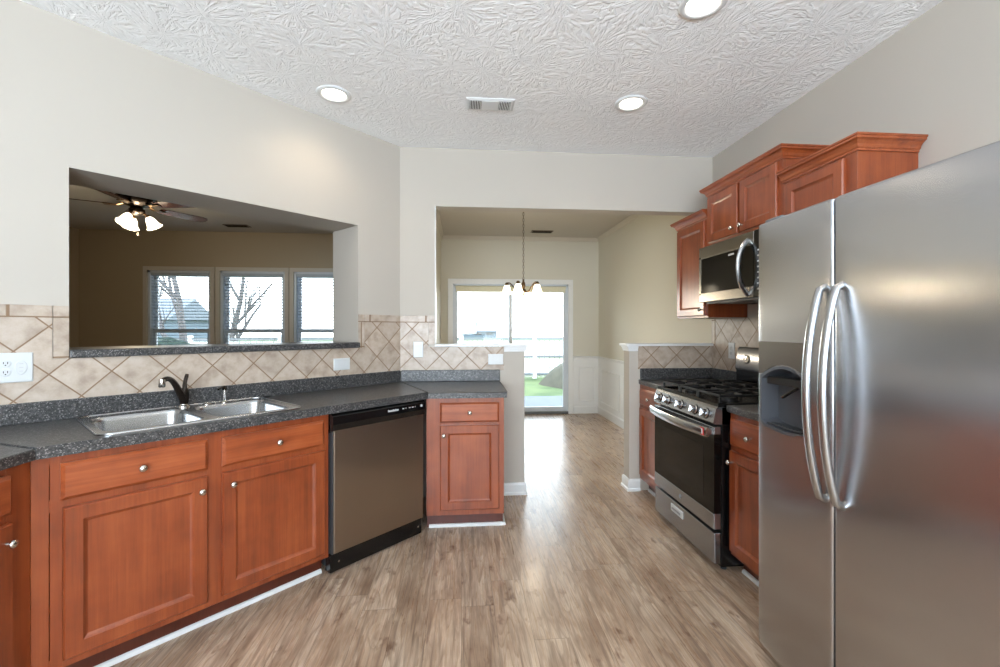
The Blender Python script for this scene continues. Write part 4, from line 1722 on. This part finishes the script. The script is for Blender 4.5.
def vent(label, x, y, w, d):
    t = thing('air_vent', label, 'vent', (x, y, H))
    b = B()
    rings(b, [[(-w / 2, -d / 2, 0), (w / 2, -d / 2, 0), (w / 2, d / 2, 0), (-w / 2, d / 2, 0)],
              [(-w / 2, -d / 2, -0.004), (w / 2, -d / 2, -0.004), (w / 2, d / 2, -0.004), (-w / 2, d / 2, -0.004)],
              [(-w / 2 + 0.012, -d / 2 + 0.012, -0.009), (w / 2 - 0.012, -d / 2 + 0.012, -0.009), (w / 2 - 0.012, d / 2 - 0.012, -0.009), (-w / 2 + 0.012, d / 2 - 0.012, -0.009)]])
    link('frame', b, M['white'], t)
    for sgn in (-1, 1):
        cxv = sgn * w * 0.30
        b = B()
        bx(b, cxv - w * 0.12, cxv + w * 0.12, -d / 2 + 0.02, d / 2 - 0.02, -0.0098, -0.0088)
        lb = link('duct_opening', b, M['slot'], t)
        b = B()
        n = 7
        for k in range(n):
            xx = cxv - w * 0.12 + w * 0.24 * (k + 0.5) / n
            bx(b, xx - 0.0022, xx + 0.0022, -d / 2 + 0.02, d / 2 - 0.02, -0.014, -0.0098)
        link('louvers', b, M['white'], lb)
    b = B()
    bx(b, -w * 0.16, w * 0.16, -d / 2 + 0.018, d / 2 - 0.018, -0.0115, -0.0085, 0.001)
    link('damper_plate', b, M['white'], t)
    return t


vent('white ceiling air vent between the two kitchen downlights', 0.181, 2.825, 0.305, 0.145)

# --- dining and living registers: dark narrow
for lab, x, y in (('small brown register in the dining room ceiling', 1.175, 6.45), ('small brown register in the living room ceiling', -3.09, 6.45)):
    t = thing('ceiling_register', lab, 'vent', (x, y, H), 0)
    bm = B()
    bx(bm, -0.16, 0.16, -0.07, 0.07, -0.008, 0.0, 0.002)
    link('frame', bm, M['bronze_warm'], t)
    bm = B()
    for k in range(6):
        bx(bm, -0.14, 0.14, -0.05 + k * 0.018, -0.044 + k * 0.018, -0.013, -0.008)
    link('louvers', bm, M['bronze'], t)

# ================================================================== CEILING FAN
FX, FYY = -3.20, 4.70
t = thing('ceiling_fan', 'dark bronze ceiling fan with lit glass shades in the living room', 'ceiling fan', (FX, FYY, H))
bm = B()
lathe(bm, [(0.075, 0.0), (0.080, -0.02), (0.070, -0.05), (0.035, -0.065), (0.03, -0.075)], 32)
link('canopy', bm, M['bronze'], t, smooth=True)
bm = B()
lathe(bm, [(0.03, -0.07), (0.11, -0.080), (0.150, -0.10), (0.165, -0.13), (0.155, -0.165), (0.120, -0.20), (0.06, -0.22), (0.05, -0.235), (0.065, -0.245), (0.068, -0.275), (0.05, -0.295), (0.02, -0.305)], 36)
link('motor_housing', bm, M['bronze'], t, smooth=True)
for k in range(5):
    a = radians(60 + 72 * k)
    ca, sa = cos(a), sin(a)
    rot = Matrix.Rotation(a, 4, 'Z')
    bm = B()
    tube(bm, [(0.09, 0, -0.195), (0.15, 0, -0.222), (0.20, 0, -0.220)], [0.012, 0.012, 0.014], 8, (1.6, 0.5), up=(0, 0, 1))
    bx(bm, 0.185, 0.255, -0.035, 0.035, -0.226, -0.218, 0.002)
    bmesh.ops.transform(bm, matrix=rot, verts=bm.verts)
    br = link('blade_arm', bm, M['bronze_warm'], t)
    bm = B()
    out = [(0.20, -0.050), (0.30, -0.060), (0.60, -0.068), (0.655, -0.055), (0.675, -0.02), (0.675, 0.02), (0.655, 0.055), (0.60, 0.068), (0.30, 0.060), (0.20, 0.050)]
    prism(bm, out, -0.003, 0.004)
    bmesh.ops.transform(bm, matrix=rot @ Matrix.Translation((0, 0, -0.213)) @ Matrix.Rotation(radians(-12), 4, 'X'), verts=bm.verts)
    link('blade', bm, M['fan_wood'], t)


def bell(parent, loc, direction, s=1.0, name='lamp_shade'):
    b = B()
    Mx = axis_mat(loc, direction)
    prof = [(0.020, 0.0), (0.030, 0.012), (0.040, 0.035), (0.046, 0.062), (0.056, 0.088), (0.068, 0.104), (0.064, 0.104), (0.052, 0.088), (0.042, 0.062), (0.036, 0.035), (0.026, 0.014), (0.016, 0.004)]
    lathe(b, [(r * s, z * s) for r, z in prof], 24, Mx, False, False)
    return link(name, b, M['shade_glass'], parent, smooth=True)


for k in range(3):
    a = radians(24 + 120 * k)
    d = Vector((cos(a), sin(a), 0))
    bm = B()
    p0 = Vector((0, 0, -0.285)) + d * 0.04
    p1 = Vector((0, 0, -0.305)) + d * 0.085
    tube(bm, [p0, (p0 + p1) / 2 + Vector((0, 0, 0.008)), p1], 0.009, 8)
    lathe(bm, [(0.016, -0.012), (0.022, 0.0), (0.022, 0.018)], 14, axis_mat(p1, d * 0.55 + Vector((0, 0, -1))))
    ar = link('light_arm', bm, M['bronze_warm'], t, smooth=True)
    bell(ar, p1 + (d * 0.55 + Vector((0, 0, -1))).normalized() * 0.012, d * 0.55 + Vector((0, 0, -1)), 1.05)
for k, (x, y, l_) in enumerate(((-0.03, -0.05, 0.16), (0.04, -0.045, 0.22))):
    bm = B()
    tube(bm, [(x, y, -0.265), (x, y, -0.265 - l_)], 0.0018, 6)
    lathe(bm, [(0.002, 0), (0.006, -0.006), (0.007, -0.02), (0.003, -0.028)], 10, Matrix.Translation((x, y, -0.265 - l_)))
    link('pull_chain', bm, M['bronze_warm'], t)
l = bpy.data.lights.new('fan_light', 'POINT')
l.energy = 20
l.color = (1.0, 0.82, 0.58)
l.shadow_soft_size = 0.06
lo_ = bpy.data.objects.new('fan_light', l)
lo_.location = (0, 0, -0.50)
lo_.parent = t
COL.objects.link(lo_)

# ================================================================== CHANDELIER
HX, HY = 0.690, 4.93
t = thing('chandelier', 'bronze five-light chandelier with bell glass shades hanging in the dining room', 'chandelier', (HX, HY, H))
bm = B()
lathe(bm, [(0.062, 0.0), (0.062, -0.012), (0.045, -0.028), (0.012, -0.036)], 28)
link('canopy', bm, M['bronze_warm'], t, smooth=True)
zc0 = 1.875 - H
bm = B()
n = 26
for k in range(n):
    z1_ = -0.034 - (abs(zc0) - 0.034) * k / n
    z2_ = -0.034 - (abs(zc0) - 0.034) * (k + 1) / n
    zm, hh = (z1_ + z2_) / 2, abs(z2_ - z1_) * 0.62
    w_ = 0.009
    pts = [Vector((w_ * sin(u) * (1 if k % 2 else 0), w_ * sin(u) * (0 if k % 2 else 1), zm + hh * cos(u))) for u in [2 * pi * q / 10 for q in range(11)]]
    tube(bm, pts, 0.0022, 5)
link('chain', bm, M['bronze_warm'], t)
bm = B()
lathe(bm, [(0.004, zc0 + 0.01), (0.012, zc0), (0.010, zc0 - 0.015), (0.020, zc0 - 0.035), (0.024, zc0 - 0.065), (0.014, zc0 - 0.095), (0.030, zc0 - 0.115), (0.032, zc0 - 0.135), (0.012, zc0 - 0.155), (0.008, zc0 - 0.175), (0.001, zc0 - 0.182)], 24)
link('column', bm, M['bronze_warm'], t, smooth=True)
for k in range(5):
    a = radians(100 + 72 * k)
    d = Vector((cos(a), sin(a), 0))
    c0 = Vector((0, 0, zc0 - 0.125)) + d * 0.028
    c3 = Vector((0, 0, zc0 - 0.040)) + d * 0.185
    bm = B()
    tube(bm, bez(c0, Vector((0, 0, zc0 - 0.175)) + d * 0.09, Vector((0, 0, zc0 + 0.01)) + d * 0.13, c3, 12), 0.006, 8)
    lathe(bm, [(0.010, 0.012), (0.020, 0.002), (0.022, -0.022), (0.014, -0.026)], 16, Matrix.Translation(c3))
    ar = link('light_arm', bm, M['bronze_warm'], t, smooth=True)
    bell(ar, c3 + Vector((0, 0, -0.018)), (0, 0, -1), 0.95)
l = bpy.data.lights.new('chandelier_light', 'POINT')
l.energy = 20
l.color = (1.0, 0.84, 0.62)
l.shadow_soft_size = 0.12
lo_ = bpy.data.objects.new('chandelier_light', l)
lo_.location = (0, 0, zc0 - 0.30)
lo_.parent = t
COL.objects.link(lo_)

# ================================================================== OUTSIDE
bm = B()
bx(bm, -70, 60, FY + 0.16, 90, -0.4, -0.30)
o = link('lawn', bm, M['grass'])
o['kind'] = 'structure'
bm = B()
bx(bm, -2.0, 5.5, FY + 0.17, 9.7, -0.31, -0.15, 0.01)
tag(link('patio_slab', bm, M['concrete']), 'grey concrete patio slab outside the sliding glass door', 'patio')
# planting bank
bm = B()
n, mrad = 20, 6
loops = []
for j in range(mrad + 1):
    u = j / mrad
    r = 1 - u
    loops.append([(4.6 + 2.3 * r * cos(2 * pi * i / n) * (1 + 0.08 * sin(5 * i)), 12.6 + 1.4 * r * sin(2 * pi * i / n), -0.30 + 1.1 * (1 - (1 - u) ** 2) ** 0.8) for i in range(n)])
loops[-1] = [(4.6 + 0.02 * cos(2 * pi * i / n), 12.6 + 0.02 * sin(2 * pi * i / n), 0.80) for i in range(n)]
rings(bm, loops)
tag(link('planting_bank', bm, M['rock'], smooth=True), 'low mulched bank beyond the patio at the right of the sliding door', 'bank')

# fence beyond the yard, one thing per run
def fence(label, x0, x1, y):
    t = thing('picket_fence', label, 'fence', (x0, y, -0.30))
    L = x1 - x0
    npost = int(L / 2.4) + 1
    for k in range(npost):
        b = B()
        xx = k * L / (npost - 1)
        bx(b, xx - 0.06, xx + 0.06, -0.05, 0.07, 0, 1.42, 0.01)
        link('post', b, M['fence'], t)
    b = B()
    bx(b, 0, L, -0.025, 0.025, 1.28, 1.34)
    bx(b, 0, L, -0.025, 0.025, 0.70, 0.76)
    bx(b, 0, L, -0.025, 0.025, 0.12, 0.18)
    link('rail', b, M['grey_plastic'], t)
    b = B()
    k = 0.12
    while k < L:
        bx(b, k - 0.070, k + 0.070, 0.026, 0.044, 0.06, 1.24)
        k += 0.17
    o = link('pickets', b, M['fence'], t)
    return t


fence('white picket fence across the yard seen through the sliding door', -2.4, 9.6, 14.5)
fence('white picket fence across the yard seen through the living room windows', -19.0, -3.0, 14.5)


def tree(label, x, y, h, seed, lean=0.0, spread=1.0):
    rnd = random.Random(seed)
    b = B()

    def branch(p, d, L, r, lev):
        n = 4
        pts = [p]
        rs = [r]
        q = p
        dd = d.normalized()
        for i in range(n):
            dd = (dd + Vector((rnd.uniform(-.18, .18), rnd.uniform(-.12, .12), 0.05))).normalized()
            q = q + dd * L / n
            pts.append(q)
            rs.append(r * (1 - 0.6 * (i + 1) / n))
        tube(b, pts, rs, 6 if lev < 2 else 4)
        if lev >= 4:
            return
        for k in range(3 if lev < 3 else 2):
            i = rnd.randint(1, n)
            az = rnd.uniform(0, 2 * pi)
            side = Vector((cos(az) * spread, sin(az) * 0.7, rnd.uniform(0.2, 0.9)))
            branch(pts[i], (dd * 0.8 + side * 0.8).normalized(), L * rnd.uniform(0.55, 0.75), rs[i] * 0.72, lev + 1)
    branch(Vector((0, 0, 0)), Vector((lean, 0, 1)), h * 0.42, h * 0.016, 0)
    tag(link('bare_tree', b, M['bark'], loc=(x, y, -0.32), smooth=True), label, 'tree', 'bare trees outside the living room windows')


tree('tall bare tree seen through the left living room window', -6.95, 12.0, 7.5, 3, 0.02)
tree('bare tree leaning at the left side of the middle window', -8.45, 16.8, 8.5, 11, 0.12)
tree('small bare tree low in the middle window', -5.35, 12.3, 2.6, 5, 0.0, 1.3)


def hedge(label, x, y, w, h, seed):
    rnd = random.Random(seed)
    b = B()
    bmesh.ops.create_icosphere(b, subdivisions=4, radius=1.0)
    for v in b.verts:
        k = 1 + rnd.uniform(-0.05, 0.05)
        c = v.co
        v.co = Vector((c.x * w * k, c.y * 0.7 * k, (c.z * 0.5 + 0.5) * h * k))
    tag(link('evergreen_shrub', b, M['hedge'], loc=(x, y, -0.30)), label, 'shrub')


hedge('dark green shrub low in the left living room window', -6.9, 10.6, 1.5, 1.42, 2)

def house(label, x, y, w, d, h):
    t = thing('house', label, 'house', (x, y, -0.3))
    b = B()
    bx(b, -w / 2, w / 2, -d / 2, d / 2, 0, h)
    link('wall', b, M['brick_house'], t)
    b = B()
    rings(b, [[(-w / 2 - 0.3, -d / 2 - 0.3, h), (-w / 2 - 0.3, 0, h + 1.9), (-w / 2 - 0.3, d / 2 + 0.3, h)], [(w / 2 + 0.3, -d / 2 - 0.3, h), (w / 2 + 0.3, 0, h + 1.9), (w / 2 + 0.3, d / 2 + 0.3, h)]])
    link('roof', b, M['roof'], t)
    for k in (-0.3, 0.0, 0.3):
        b = B()
        bx(b, w * k - 0.6, w * k + 0.6, -d / 2 - 0.03, -d / 2, h * 0.4, h * 0.8)
        link('window', b, M['slot'], t)
    return t


house('grey-blue neighbouring house seen low through the left living room window', -27.0, 42.0, 6, 7, 2.4)
house('distant grey-blue house on the horizon left in the sliding door', 3.2, 88.0, 7, 7, 1.2)
